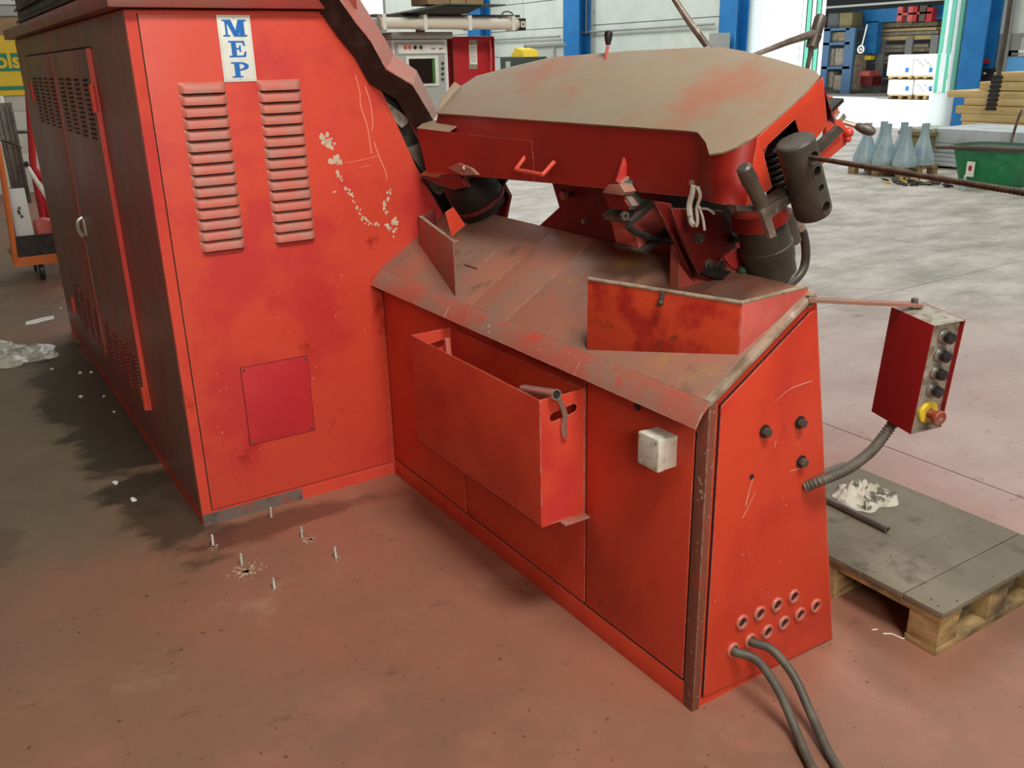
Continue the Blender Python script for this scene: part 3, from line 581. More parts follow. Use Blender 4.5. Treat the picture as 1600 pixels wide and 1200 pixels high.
# motor with collar
ma, mb = ON((1184, 322), 'y', .20), ON((1208, 434), 'y', .20); ax = (mb-ma); L = ax.length
mo = MB().lathe(ma, ax, [(0, .050), (.01, .060), (L*.52, .064), (L*.53, .067), (L*.66, .067), (L*.67, .063), (L*.93, .062), (L*.98, .050), (L, .030)], 32).build('motor', 'motor_grey', head, label='dull grey cylindrical motor')
MB().lathe(ma-ax*.02, ax, [(0, .058), (.004, .066), (L*.22, .072), (L*.24, .060)], 32).build('motor_collar', 'red_hood_shaded', mo)
MB().cyl(ON((1224, 332), 'y', .22), ON((1238, 378), 'y', .22), .024, 18).build('pump_body', 'steel_dark', head)
MB().tube(smoothpath([ON(q, 'y', .30) for q in ((1222, 336), (1242, 344), (1254, 362), (1259, 392), (1256, 418), (1244, 436), (1228, 446))], 6), .0125, 12).build('hydraulic_hose', 'motor_grey', head)
MB().tube(smoothpath([ON(q, 'y', .27) for q in ((1226, 350), (1233, 372), (1236, 400), (1233, 425), (1224, 440))], 6), .0115, 12).build('hydraulic_hose', 'black', head)
MB().cyl(ON((1228, 345), 'y', .26), ON((1234, 368), 'y', .26), .015, 6).build('hose_fitting', 'steel_dark', head)
MB().cyl(ON((1246, 344), 'y', .29), ON((1252, 358), 'y', .29), .015, 6).build('hose_fitting', 'zinc', head)
# spring pack inside the end opening
sa, sb = ON((1203, 224), 'y', .15), ON((1226, 305), 'y', .15); prof = []
Ls = (sb-sa).length
for i in range(9): prof += [(Ls*i/9, .030), (Ls*(i+.45)/9, .040), (Ls*(i+.9)/9, .040)]
MB().lathe(sa, sb-sa, prof, 24).build('spring_pack', 'black', head)
# drum with four bored holes
da, db = ON((1242, 219), 'y', .02), ON((1272, 336), 'y', .02); dax = (db-da).normalized(); Ld = (db-da).length; DR = .043
drm = MB().lathe(da, dax, [(0, DR-.006), (.0035, DR-.001), (.007, DR), (Ld-.012, DR), (Ld-.003, DR-.004), (Ld, DR-.012)], 48).build('bored_drum', 'motor_grey', head, label='dark steel drum with four bored holes')
hn = None; cut = []; holes = []
tc = (CAM-da); tc = (tc-dax*tc.dot(dax)).normalized(); rt = (_r-dax*_r.dot(dax)-tc*_r.dot(tc)).normalized()
hn = (tc*.72+rt*.69).normalized()
for f_, r_ in ((.20, .0135), (.385, .0125), (.60, .0085), (.86, .0135)):
    c = da+dax*(Ld*f_); holes.append((c, r_)); cut.append(MB().cyl(c+hn*(DR*.25), c+hn*(DR*1.4), r_, 20))
boolean_cut(drm, cut)
RM = MB
for c, r_ in holes: MB().lathe(c+hn*(DR*.955), hn, [(0, r_*1.02), (.0015, r_*1.02), (.0018, r_*1.14), (-.0015, r_*1.16)], 20, cap=False).build('hole_rim', 'steel_dark', drm)
# stub handle and flat bar
st = MB().lathe(ON((1161, 260), 'y', .03), ON((1191, 322), 'y', .03)-ON((1161, 260), 'y', .03), [(0, .012), (.004, .017), (.045, .0185), (.052, .0165), (.10, .0165), (.11, .0165)], 20).build('stub_handle', 'steel_dark', head)
MB().prism([ON(q, 'y', .045) for q in ((1190, 331), (1238, 301), (1241, 313), (1206, 341), (1214, 369), (1204, 373))], (0, .012, 0)).build('flat_bar', 'worn_metal', head, bevel=.001)
MB().prism([ON(q, 'y', .05) for q in ((1150, 321), (1192, 324), (1234, 293), (1239, 300), (1195, 334), (1152, 330))], (0, .03, 0)).build('flat_bar', 'black_dusty', head, bevel=.001)
# rear clamp, channel and lever
rc = MB().prism([ON(q, 'y', .22) for q in ((1283, 149), (1300, 150), (1308, 156), (1313, 182), (1298, 194), (1288, 176))], (0, .06, 0)).build('rear_clamp', 'red', head, bevel=.003)
MB().prism([ON(q, 'y', .18) for q in ((1292, 192), (1312, 186), (1326, 204), (1322, 226), (1262, 276), (1240, 268), (1290, 228))], (0, .012, 0)).build('rear_channel', 'red', head, bevel=.001)
MB().prism([ON(q, 'y', .165) for q in ((1270, 232), (1310, 196), (1320, 204), (1276, 246))], (0, .012, 0)).build('channel_web', 'steel_dark', head)
MB().sphere(ON((1326, 207), 'y', .17), .013).sphere(ON((1325, 217), 'y', .17), .009).build('channel_knob', 'red', head)
l0, l1, l2 = ON((1308, 188), 'y', .20), ON((1340, 197), 'y', .16), ON((1362, 205), 'y', .13)
lv = MB().tube([l0, l0.lerp(l1, .2), l1], .007, 10).build('clamp_lever', 'chrome_dirty', head)
MB().lathe(l1.lerp(l0, .1), l2-l1, [(0, .007), (.006, .010), (.022, .0135), (.040, .013), (.050, .008), (.053, .001)], 18).build('lever_grip', 'steel_dark', lv)
MB().cyl(l0-V((.012, 0, .012)), l0+V((.012, 0, .012)), .016, 12).build('lever_boss', 'chrome_dirty', lv)
# levers and strut rising behind the hood
yl = .50
g0, g1, g2 = ON((1284, 22), 'y', yl), ON((1268, 74), 'y', yl), ON((1260, 114), 'y', yl)
tl = MB().tube([g1, g2], .0065, 10).build('lever_stem', 'steel_dark', head)
MB().lathe(g0, g1-g0, [(0, .003), (.004, .014), (.012, .018), ((g1-g0).length*.6, .017), ((g1-g0).length*.62, .019), ((g1-g0).length, .017)], 18).build('lever_grip', 'steel_dark', tl)
MB().tube([ON((1168, 90), 'y', yl+.02), ON((1230, 66), 'y', yl), ON((1272, 52), 'y', yl)], .006, 10, rad=[.006, .009, .012]).build('cross_rod', 'worn_metal', tl)
b0, b1 = ON((951, 47), 'y', 1.0), ON((950, 72), 'y', 1.0); b2_ = HD(.36, 1.0, -.02)
bl = MB().tube([b1, ON((946, 92), 'y', 1.0), b2_], .0055, 10).build('lever_stem', 'pink_red', head)
MB().lathe(b0, b1-b0, [(0, .004), (.003, .011), (.012, .0135), (.03, .011), (.044, .007)], 16).build('lever_grip', 'black', bl)
MB().tube([HD(.37, .62, -.01), ON((1108, 76), 'y', .70), ON((1078, 35), 'y', .78), ON((1045, -14), 'y', .86)], .0105, 12, rad=[.0105, .0105, .0105, .008]).build('gas_strut', 'worn_metal', head)
# rebar pushed into the drum
c0 = holes[0][0]+hn*.012; c1 = CAM+RAY((1690, 316))*1.28; ra = c1-c0; Lr = ra.length; prof = [(0, .0045)]
n = int(Lr/.009)
for i in range(n): t = Lr*i/n; prof += [(t+.001, .0044), (t+.0035, .0056), (t+.006, .0056)]
prof += [(Lr, .0045)]
MB().lathe(c0, ra, prof, 10).build('rebar_rod', 'rust_bar', org=c0, label='ribbed rusty rebar rod stuck into the bored drum', category='rebar')

# ------------------------------------------------------------------ box hung on the base
X0, X1, Y0, Y1, Z0, Z1, t = -.156, -.0065, .459, 1.204, .380, .758, .003
sb_ = thing('storage_box', 'open red sheet-metal box hung on the side of the machine stand', 'box', (-.08, .83, .37))
MB().bx(X0, X0+t, Y0, Y1, Z0, Z1).build('front_wall', 'red_base', sb_, bevel=.0006)
MB().bx(X1-t, X1, Y0, Y1, Z0, Z1).build('rear_wall', 'red_base', sb_, bevel=.0006)
MB().bx(X0, X1, Y0, Y1, Z0, Z0+t).build('floor_plate', 'red_base', sb_)
for y in (Y0, Y1-t):
    e = MB().bx(X0+t, X1-t, y, y+t, Z0+t, Z1).build('end_wall', 'red', sb_)
    cz, xa, xb, rr = Z1-.058, X0+.045, X1-.040, .013; sl_ = []
    for i in range(9): a = math.pi/2+math.pi*i/8; sl_.append((xa+rr*math.cos(a), y-.01, cz+rr*math.sin(a)))
    for i in range(9): a = -math.pi/2+math.pi*i/8; sl_.append((xb+rr*math.cos(a), y-.01, cz+.010+rr*math.sin(a)))
    boolean_cut(e, [MB().prism(sl_, (0, .03, 0))])
MB().bx(-.09, -.0045, .436, .47, .374, .379).build('support_ledge', 'red_dusty', sb_)
tw = thing('pipe_handle', 'steel pipe with a bent flat lever poking out of the red box', 'tool', (-.085, .45, .76))
pa, pb = ON((870, 617), 'y', .436), V((-.100, .62, .728)); MB().pipe(pa, pb, .0150, .0118, 24).build('pipe', 'chrome_dirty', tw); MB().cyl(pa.lerp(pb, .02), pa.lerp(pb, .3), .0117, 16).build('pipe_bore', 'black', tw)  # black plug stands in for the shade inside the pipe
lp = smoothpath([ON(q, 'y', .447) for q in ((871, 620), (879, 634), (884, 652), (882, 668), (884, 684))], 4)
MB().strip([p-V((.008, 0, 0)) for p in lp], [p+V((.008, 0, 0)) for p in lp], (0, .007, 0)).build('lever', 'chrome_dirty', tw, bevel=.001)
ct = thing('red_clamp', 'small red-handled clamp standing in the red box', 'tool', (-.055, 1.12, .385))
MB().ob((-.062, 1.115, .55), (.018, 0, 0), (0, .012, 0), (-.004, .02, .195)).build('clamp_handle', 'louver_red', ct, bevel=.003)
MB().ob((-.060, 1.085, .385), (.014, 0, 0), (0, .03, 0), (0, .012, .30)).build('clamp_bar', 'black', ct, bevel=.002)

# ------------------------------------------------------------------ cables leaving the base
for (x, z), px, lab in ((glands[4], ((1182, 1031, -.06), (1215, 1076, -.14), (1241, 1135, -.21), (1262, 1200, -.292)), 'grey-black power cable from the cable hole closest to the stand corner'),
                        (glands[5], ((1206, 1015, -.06), (1240, 1056, -.13), (1267, 1115, -.21), (1296, 1200, -.312)), 'grey-black power cable from the second cable hole of the lower row')):
    p = [V((x, .0, z)), V((x, -.018, z))]+[ON(q[:2], 'y', q[2]) for q in px]; e = p[-1]; e.z = max(e.z, .013); dv = (p[-1]-p[-2]); dv.z = 0
    p += [e+dv*.9+V((0, 0, .012-e.z)), e+dv*2.4+V((.01, 0, .012-e.z))]
    pts = smoothpath(p, 8)
    for v in pts: v.z = max(v.z, .0118)
    MB().tube(pts, .0115, 14).build('power_cable', 'rubber', org=(x, -.3, 0), label=lab, category='cable', group='cables from the base')

# ------------------------------------------------------------------ control pendant on its arm
def rot(y, p, r): return Matrix.Rotation(y, 3, 'Z') @ Matrix.Rotation(p, 3, 'X') @ Matrix.Rotation(r, 3, 'Y')
PM, PO = rot(-.188, .095, -.014), V((.603, -.119, .671)); pw, pd, ph = .104, .141, .300
LX, LY, LZ = PM @ V((1, 0, 0)), PM @ V((0, 1, 0)), PM @ V((0, 0, 1))
def LC(x, y, z): return PO+LX*x+LY*y+LZ*z
cp = thing('control_pendant', 'red control box with black knobs and a yellow-ringed stop button on an arm', 'control box', PO)
def lb(name, x0, x1, y0, y1, z0, z1, m_, par, bev=.001): return MB().ob(LC(x0, y0, z0), LX*(x1-x0), LY*(y1-y0), LZ*(z1-z0)).build(name, m_, par, bevel=bev)
lb('side_wall', 0, .003, 0, pd, 0, ph, 'pendant_red', cp); lb('side_wall', pw-.003, pw, 0, pd, 0, ph, 'pendant_red', cp)
lb('top_wall', .003, pw-.003, 0, pd, ph-.003, ph, 'panel_grey', cp); lb('bottom_wall', .003, pw-.003, 0, pd, 0, .003, 'worn_metal', cp)
lb('rear_wall', .003, pw-.003, pd-.003, pd, .003, ph-.003, 'pendant_red', cp)
fp_ = lb('face_panel', .003, pw-.003, .012, .016, .003, ph-.003, 'panel_grey', cp)
for z in (.262, .212, .163, .115):
    c = LC(pw*.52, .012, z); kb = MB().lathe(c, -LY, [(0, .020), (.006, .020), (.008, .017), (.014, .016)], 22).build('button_collar', 'steel', fp_)
    MB().lathe(c-LY*.014, -LY, [(0, .0145), (.014, .0140), (.016, .011)], 22).build('push_button', 'black', kb)
c = LC(pw*.52, .012, .050); es = MB().lathe(c, -LY, [(0, .030), (.006, .030), (.009, .027), (.010, .014)], 26).build('stop_ring', 'yellow', fp_)
sbn = MB().lathe(c-LY*.010, -LY, [(0, .013), (.022, .013), (.024, .020), (.034, .021), (.037, .018), (.037, .006), (.035, .005)], 24).build('stop_button', 'knob_red', es)
MB().cyl(c-LY*.046, c-LY*.0475, .005, 12).build('key_slot', 'zinc', sbn)
lb('nameplate_screw', pw-.018, pw-.010, .009, .012, .282, .290, 'zinc', cp, 0)
aa, ab = V((.300, .004, 1.046)), LC(pw*.45, pd*.80, ph)+LZ*.004; ad = (ab-aa); side = V((ad.y, -ad.x, 0)).normalized()*.026
MB().ob(aa-side*.5, ad+ad.normalized()*.02, side, V((0, 0, .010))).build('support_arm', 'tray_dusty', cp, bevel=.001)
MB().cyl(ab-V((0, 0, .006)), ab+V((0, 0, .022)), .010, 6).build('arm_bolt', 'steel_dark', cp)
MB().cyl(aa+ad*.03-V((0, 0, .01)), aa+ad*.03+V((0, 0, .016)), .009, 6).build('arm_bolt', 'steel_dark', cp)
cpth = smoothpath([LC(.035, .085, .0), ON((1378, 685), 'y', -.035), ON((1358, 708), 'y', -.04), ON((1325, 732), 'y', -.045), ON((1290, 748), 'y', -.04), ON((1258, 761), 'y', -.006)], 10)
cp2 = []; rad = []
d_ = [0]
for i in range(1, len(cpth)): d_.append(d_[-1]+(cpth[i]-cpth[i-1]).length)
N = 150
for i in range(N+1):
    s_ = d_[-1]*i/N; j = max(k for k in range(len(d_)) if d_[k] <= s_+1e-9); j = min(j, len(d_)-2)
    cp2.append(cpth[j].lerp(cpth[j+1], (s_-d_[j])/(d_[j+1]-d_[j]))); rad.append((.0125, .0150, .0150, .0125)[i % 4])
MB().tube(cp2, .014, 12, rad=rad).build('corrugated_conduit', 'rubber', cp, angle=60)
MB().lathe(LC(.035, .085, .004), -LZ, [(0, .019), (.022, .019), (.024, .016)], 6).build('conduit_gland', 'black', cp)

# ------------------------------------------------------------------ pallet platform with ply deck
pt = thing('pallet_platform', 'low wooden pallet topped with dirty grey plywood boards', 'pallet', (1.0, .18, 0))
PX0, PX1, PY0, PY1 = .712, 1.312, -.220, .575
for a, b_ in ((PY0, -.099), (-.095, .0405), (.0420, PY1)):
    MB().bx(PX0, PX1, a, b_, .126, .144).build('deck_board', 'deck_ply', pt, bevel=.0015)
for x in (PX0+.004, (PX0+PX1)/2-.05, PX1-.104): MB().bx(x, x+.100, PY0+.006, PY1-.006, .104, .126).build('stringer_board', 'wood_raw', pt, bevel=.001)
for y in (PY0+.004, .13, PY1-.104):
    MB().bx(PX0+.004, PX1-.004, y, y+.100, 0, .022).build('bottom_board', 'wood_raw', pt, bevel=.001)
    for x in (PX0+.004, (PX0+PX1)/2-.05, PX1-.104): MB().bx(x, x+.095, y+.002, y+.096, .022, .104).build('block', 'wood_raw', pt, bevel=.002)
MB().bx(PX0+.105, PX1-.11, PY0+.06, PY0+.075, .022, .104).build('filler_board', 'wood_grey', pt)
for x, y in ((.735, -.19), (.75, -.16), (.80, -.205), (.74, .02), (.76, .06), (.86, .05), (1.25, .3), (1.0, -.19), (1.1, .12), (1.22, .02), (.9, -.07)): MB().cyl((x, y, .1435), (x, y, .1448), .0032, 8).build('nail_head', 'black', pt)
from mathutils import noise as MN
def crumple(cx, cy, z0, rx, ry, h, seed, n=34):
    m = MB(); g = []
    for j in range(n+1):
        for i in range(n+1):
            s, t_ = 2*i/n-1, 2*j/n-1; r = math.hypot(s, t_); a = math.atan2(t_, s)
            q = V((s*2.4+seed, t_*2.4, seed)); ed = .80+.30*MN.noise(V((math.cos(a)*1.6+seed, math.sin(a)*1.6, 3)))
            f_ = max(0, 1-(r/ed)**2); ww = MN.noise(q)*.5+abs(MN.noise(q*2.3))*1.0+.35*abs(MN.noise(q*5))
            k = min(1, ed/max(r, 1e-5)) if r > ed else 1
            g.append((cx+s*rx*k+.25*rx*MN.noise(q+V((9, 0, 0)))*(f_ > 0), cy+t_*ry*k+.25*ry*MN.noise(q+V((0, 9, 0)))*(f_ > 0), z0+.001+h*max(0, f_**.6*(.35+ww))+.004*abs(MN.noise(q*4))))
    m.add(g, [(j*(n+1)+i, j*(n+1)+i+1, (j+1)*(n+1)+i+1, (j+1)*(n+1)+i) for j in range(n) for i in range(n)]); return m
cc = ON((1350, 772), 'z', .16)
crumple(cc.x, cc.y, .144, .135, .125, .055, 2.2).build('cleaning_rag', 'rag', label='crumpled oil-stained white rag on the plywood pallet', category='rag', angle=80)
p0, p1 = ON((1286, 778), 'z', .156), ON((1387, 828), 'z', .156)
MB().pipe(p1, p0, .0115, .008, 18).build('steel_pipe', 'steel_dark', label='dark steel pipe lying on the plywood pallet beside the rag', category='pipe')
# ------------------------------------------------------------------ anchor studs, litter
for px, py, lab in ((333, 852, 'short anchor stud in the floor closest to the cabinet corner'), (378, 882, 'short anchor stud in the largest patch of drilling dust'), (429, 920, 'short anchor stud standing furthest out from the cabinet front'), (424, 808, 'short anchor stud right at the foot of the cabinet front'), (472, 839, 'short anchor stud in the smaller patch of drilling dust'), (525, 871, 'short anchor stud closest to the machine stand')):
    f_ = ON((px, py), 'z', 0); h = .042; prof = [(0, .0065)]
    for i in range(10): prof += [(.002+i*.0036, .0066), (.0038+i*.0036, .0055)]
    prof += [(h-.002, .0062), (h, .0045)]
    st_ = MB().lathe(f_, (random.uniform(-.05, .05), random.uniform(-.05, .05), 1), prof, 12).build('anchor_stud', 'zinc', org=f_, label=lab, category='stud', group='six anchor studs by the cabinet')
def patch(cx, cy, rx, ry, seed, z=.0012, n=26):
    pts = []
    for i in range(n): a = 2*math.pi*i/n; k = 1+.6*MN.noise(V((math.cos(a)*2+seed, math.sin(a)*2, seed))); pts.append((cx+math.cos(a)*rx*k, cy+math.sin(a)*ry*k, z))
    return pts
m = MB(); random.seed(5)
for q, r_, n in (((385, 893), .055, 150), ((485, 843), .03, 60), ((335, 855), .018, 30), ((528, 874), .015, 20), ((430, 921), .012, 14)):
    f_ = ON(q, 'z', 0)
    for _ in range(n):
        a, d0 = random.uniform(0, 6.28), abs(random.gauss(0, .5))*r_; s_ = random.uniform(.001, .005)*(1.2-min(1, d0/r_)*.6)
        m.prism([(f_.x+d0*math.cos(a)*1.3+s_*math.cos(j*1.257)*random.uniform(.5, 1.2), f_.y+d0*math.sin(a)+s_*math.sin(j*1.257), 0) for j in range(5)], (0, 0, .0012))
m.build('drilling_dust', 'chip', kind='stuff', label='pale drilling dust scattered round the anchor studs', category='dust', smooth=False, org=(-.6, 1.4, 0))
random.seed(9)
for q, mt, L_, nm, lab in (((1380, 990), 'plate_white', .05, 'wire_offcut', 'bent white wire offcut on the floor beside the pallet'), ((1362, 984), 'plate_white', .02, 'wire_offcut', 'tiny straight white wire offcut beside the bent one near the pallet')):
    f_ = ON(q, 'z', .002); pp = [f_, f_+V((.02, -.014, 0)), f_+V((.024, -.045, 0)), f_+V((.034, -.05, 0))] if L_ > .03 else [f_, f_+V((.016, -.008, 0))]
    MB().tube(pp, .0018, 6).build(nm, mt, label=lab, category='wire')
f_ = ON((62, 502), 'z', 0); MB().prism([(f_.x+a, f_.y+b_, .001) for a, b_ in ((-.09, -.05), (-.02, -.05), (.0, -.03), (.09, .0), (.10, .09), (.03, .08), (-.08, .03))], (0, 0, .004)).build('paper_scrap', 'plate_white', label='folded white paper scrap on the grey floor', category='paper')
f_ = ON((20, 556), 'z', 0)
crumple(f_.x-.02, f_.y, 0, .30, .34, .05, 5.3, 40).build('plastic_film', 'film', label='crumpled clear plastic film on the grey floor', category='film', angle=80)
chipsm = []
for q in ((142, 582), (125, 583), (80, 577), (126, 620), (162, 620), (178, 644), (180, 755), (208, 781), (122, 535), (95, 482)):
    f_ = ON(q, 'z', 0); k = random.uniform(.006, .016)
    MB().prism([(f_.x+k*math.cos(j*1.2+q[0])*random.uniform(.5, 1.2), f_.y+k*math.sin(j*1.2+q[0])*1.4, .0) for j in range(5)], (0, 0, .004)).build('paint_flake', 'plate_white', label='tiny pale paint flake on the oily floor beside the cabinet', category='flake', group='flakes beside the cabinet')

# ------------------------------------------------------------------ background: wall steelwork and pipes
def RB(x0, y0, x1, y1, X, dep, z0=None):
    a, b_ = ON((x0, y0), 'x', X), ON((x1, y1), 'x', X); zl = ON((x0, y1), 'x', X).z; return MB().bx(X, X+dep, b_.y, a.y, zl if z0 is None else z0, a.z)
def RY(x0, y0, x1, y1, Y, dep, z0=None):
    a, b_ = ON((x0, y0), 'y', Y), ON((x1, y1), 'y', Y); return MB().bx(a.x, b_.x, Y, Y+dep, b_.z if z0 is None else z0, a.z)
cy_ = lambda l, r: (ON((r, 60), 'x', 16.42).y, ON((l, 60), 'x', 16.42).y)
for (a, b_), lab in ((cy_(1504, 1540), 'blue steel column between the gate curtain and the grey wall panels'), (cy_(1122, 1148), 'blue steel column beside the white gate leaf'), (cy_(880, 904), 'blue steel column crossed by the wall pipe'), (cy_(731, 750), 'blue steel column far along the wall behind the red control cabinet')):
    c = thing('steel_column', lab, 'column', (16.7, (a+b_)/2, 0), 'blue columns along the wall')
    MB().bx(16.42, 16.46, a, b_, 0, 7.4).build('flange', 'blue_steel', c); MB().bx(16.84, 16.88, a, b_, 0, 7.4).build('flange', 'blue_steel', c)
    MB().bx(16.46, 16.84, (a+b_)/2-.02, (a+b_)/2+.02, .03, 7.4).build('web', 'blue_steel', c); MB().bx(16.36, 16.90, a-.05, b_+.05, 0, .03).build('base_plate', 'blue_steel', c)
def pipe_on_wall(pts, r, lab, nm='wall_pipe'):
    t_ = thing(nm, lab, 'pipe', pts[0]); MB().tube(pts, r, 8).build('pipe', 'pipe_grey', t_)
    for k in (.1, .5, .9):
        p = V(pts[0]).lerp(V(pts[-1]), k); MB().bx(min(p.x, 16.9)-.01, 16.90, p.y-.02, p.y+.02, p.z-.02, p.z+.02).build('pipe_clip', 'pipe_grey', t_)
pipe_on_wall([(16.80, 29.6, 2.30), (16.80, 23.9, 2.29)], .03, 'grey pipe along the wall panels left of the crossing blue column')
pipe_on_wall([(16.80, 22.7, 2.36), (16.80, 17.0, 2.37)], .03, 'grey pipe along the wall panels between two blue columns')
pipe_on_wall([(16.80, 22.5, 2.3), (16.80, 22.5, 6)], .025, 'vertical grey pipe close beside the crossing blue column', 'wall_conduit')
pipe_on_wall([(16.80, 22.2, .1), (16.80, 22.2, 5.8)], .025, 'vertical grey pipe running to the floor by the crossing blue column', 'wall_conduit')
pipe_on_wall([(16.80, 9.05, .8), (16.80, 9.05, 6)], .035, 'vertical grey pipe on the panels beside the gate column', 'wall_conduit')
# gate: left leaf, strip curtains
gl = thing('gate_leaf', 'bright white folding gate leaf with green translucent strips', 'gate', (17.0, 14.8, 0))
ya = ON((1168, 60), 'x', 17.0).y; yb = ON((1250, 60), 'x', 17.0).y; yc = ON((1287, 60), 'x', 17.0).y
n = 4
for i in range(n): MB().bx(16.98, 17.02, yb+(ya-yb)*i/n+.01, yb+(ya-yb)*(i+1)/n-.01, 0, 4.3).build('leaf_panel', 'door_leaf', gl)
for i in range(5):
    y0 = yc+(yb-yc)*i/5; MB().bx(16.99, 17.01, y0+.02, y0+(yb-yc)/5*.8, 0, 4.3).build('strip', 'strip_green' if i % 2 else 'door_leaf', gl)
MB().bx(16.96, 17.04, ya, ya+.16, 0, 4.3).build('leaf_edge', 'curtain_green', gl); MB().bx(16.95, 17.05, ya+.17, ya+.30, 0, 4.3).build('leaf_post', 'pipe_grey', gl)
gc = thing('strip_curtain', 'green and white translucent strip curtain beside the blue gate column', 'curtain', (17.0, 10.4, 0))
ya = ON((1468, 60), 'x', 17.0).y; yb = ON((1502, 60), 'x', 17.0).y
for i in range(5):
    y0 = yb+(ya-yb)*i/5; MB().bx(16.985, 17.015, y0+.01, y0+(ya-yb)/5*.82, .75, 4.3).build('strip', 'strip_green' if i % 2 == 0 else 'door_leaf', gc)
MB().bx(16.97, 17.03, yb, ya+.05, 0, .75).build('kick_panel', 'door_leaf', gc)
MB().bx(16.96, 17.04, yb, ya+.05, 4.22, 4.3).build('top_rail', 'pipe_grey', gc)
# grey wall door with notice and blue sheet
wdr = RB(1564, 56, 1640, 240, 16.86, .05, 0).build('door_1', 'grey_panel', kind='structure')
RB(1562, 53, 1642, 57, 16.84, .06).build('door_frame', 'pipe_grey', wdr); RB(1562, 57, 1566, 240, 16.84, .06, 0).build('door_frame', 'pipe_grey', wdr)
sg = RB(1576, 79, 1612, 88, 16.84, .02).build('notice_sign', 'plate_white', label='small white notice with a line of dark lettering on the grey door', category='sign')
for i in range(9): a = ON((1581+i*3.2, 82), 'x', 16.838); MB().bx(16.836, 16.84, a.y-.028, a.y, a.z-.055, a.z).build('lettering', 'pipe_grey', sg)
RB(1569, 90, 1612, 113, 16.80, .03).build('blue_sheet', 'light_blue', label='light blue board leaning on the grey door below the notice', category='board')
wb = thing('wall_box', 'black electrical box low on the panels beside the gate column', 'box', ON((1540, 128), 'x', 16.75))
RB(1532, 107, 1548, 129, 16.72, .18).build('housing', 'black', wb, bevel=.01); RB(1537, 113, 1540, 116, 16.71, .02).build('lamp', 'plate_white', wb)
RB(1533, 92, 1542, 100, 16.74, .12).build('alarm_beacon', 'red_cabinet', label='small red alarm beacon on the wall above the black box', category='beacon', bevel=.03)

# ------------------------------------------------------------------ goods along the wall on the right
def beam(x0, y0, x1, y1, X, dep, m_, nm, lab, cat, grp=None, bev=.012):
    o = RB(x0, y0, x1, y1, X, dep).build(nm, m_, bevel=bev, label=lab, category=cat)
    if grp: o['group'] = grp
    return o
G = 'timber beams stacked by the wall'
rows = [(1553, 113, 1640, 127, 'plank_yellow', 'topmost pale timber board of the stack by the wall'), (1531, 127.5, 1640, 141, 'plank_yellow', 'short yellow timber beam second from the top of the stack'), (1481, 141.5, 1640, 152, 'plank_yellow', 'long yellow timber beam jutting out furthest of the stack'), (1507, 152.5, 1640, 164, 'plank_yellow', 'yellow timber beam with a dark end bolt just under the longest beam'), (1494, 164.5, 1640, 177, 'plank_yellow', 'thick yellow timber beam in the middle of the stack'), (1502, 177.5, 1640, 189, 'plank_yellow', 'yellow timber beam lying third from the bottom of the stack'), (1503, 189.5, 1640, 202, 'plank_yellow', 'lower yellow timber beam just above the stack bottom')]
for r_ in rows: beam(*r_[:4], 12.5, 1.2, r_[4], 'timber_beam', r_[5], 'timber', G)
beam(1498, 202.5, 1640, 248, 12.5, 1.2, 'wood_grey', 'timber_bearer', 'dull wooden bearer block under the yellow timber stack', 'timber')
G = 'grey slabs piled behind the green tub'
b0 = 262
zs = [(200, 222, 'thick pale grey slab on top of the slab pile'), (222.6, 230, 'second pale grey slab of the pile under the thick one'), (230.6, 237, 'third pale grey slab of the pile from its top'), (237.6, 244, 'pale grey slab third from the bottom of the pile'), (244.6, 251, 'pale grey slab second from the bottom of the pile'), (251.6, 258, 'bottom pale grey slab of the pile on the bearers')]
for k, (y0, y1, lab) in enumerate(zs):
    a, c = ON((1456+(k % 3)*2-2, y0), 'x', 10.9), ON((1456, y1), 'x', 10.9); o = MB().bx(10.9, 12.1, 3.6+.03*(k % 2), a.y, c.z, a.z).build('stone_slab', 'slab_grey', bevel=.008, label=lab, category='slab', group=G)
zb = ON((1456, 258), 'x', 10.9).z-.002
for y_, lb_ in ((3.9, 'dark wooden bearer under the grey slabs behind the green tub'), (6.1, 'dark wooden bearer under the grey slabs next to the olive bin')): MB().bx(10.92, 12.0, y_, y_+.12, 0, zb).build('slab_bearer', 'black_dusty', label=lb_, category='bearer')
# hanging chain / strap in front of the timber
hc = thing('hoist_chain', 'dark hoist chain hanging in front of the yellow timber stack', 'chain', ON((1550, 172), 'x', 12.2))
MB().tube([ON((1582, -25), 'x', 12.2), ON((1572, 50), 'x', 12.2), ON((1560, 118), 'x', 12.2)], .035, 8).build('chain_rod', 'steel_dark', hc)
for i in range(8):
    p = ON((1559-i*1.5, 118+i*7), 'x', 12.2); MB().bx(p.x-.03, p.x+.03, p.y-.075, p.y+.075, p.z-.05, p.z-.008).build('chain_link', 'black', hc, bevel=.006)
    MB().bx(p.x-.02, p.x+.02, p.y-.06, p.y+.06, p.z-.018, p.z+.012).build('chain_link', 'steel_dark', hc)
# olive bin
ob_ = thing('olive_bin', 'olive-brown storage bin between the blue plastic cones and the slab pile', 'bin', (11.1, 6.8, 0))
a, b_ = ON((1402, 258), 'x', 10.75), ON((1454, 207), 'x', 10.75)
MB().prism([(10.75, b_.y+.02, 0), (10.75, a.y-.06, 0), (10.75, a.y, b_.z), (10.75, b_.y, b_.z)], (.7, 0, 0)).build('bin_body', 'bin_olive', ob_, bevel=.015)
MB().bx(10.72, 11.48, b_.y-.03, a.y+.03, b_.z-.05, b_.z).build('bin_rim', 'bin_olive', ob_); MB().bx(10.73, 11.4, b_.y, a.y, b_.z, b_.z+.045).build('bin_cover', 'film', ob_)
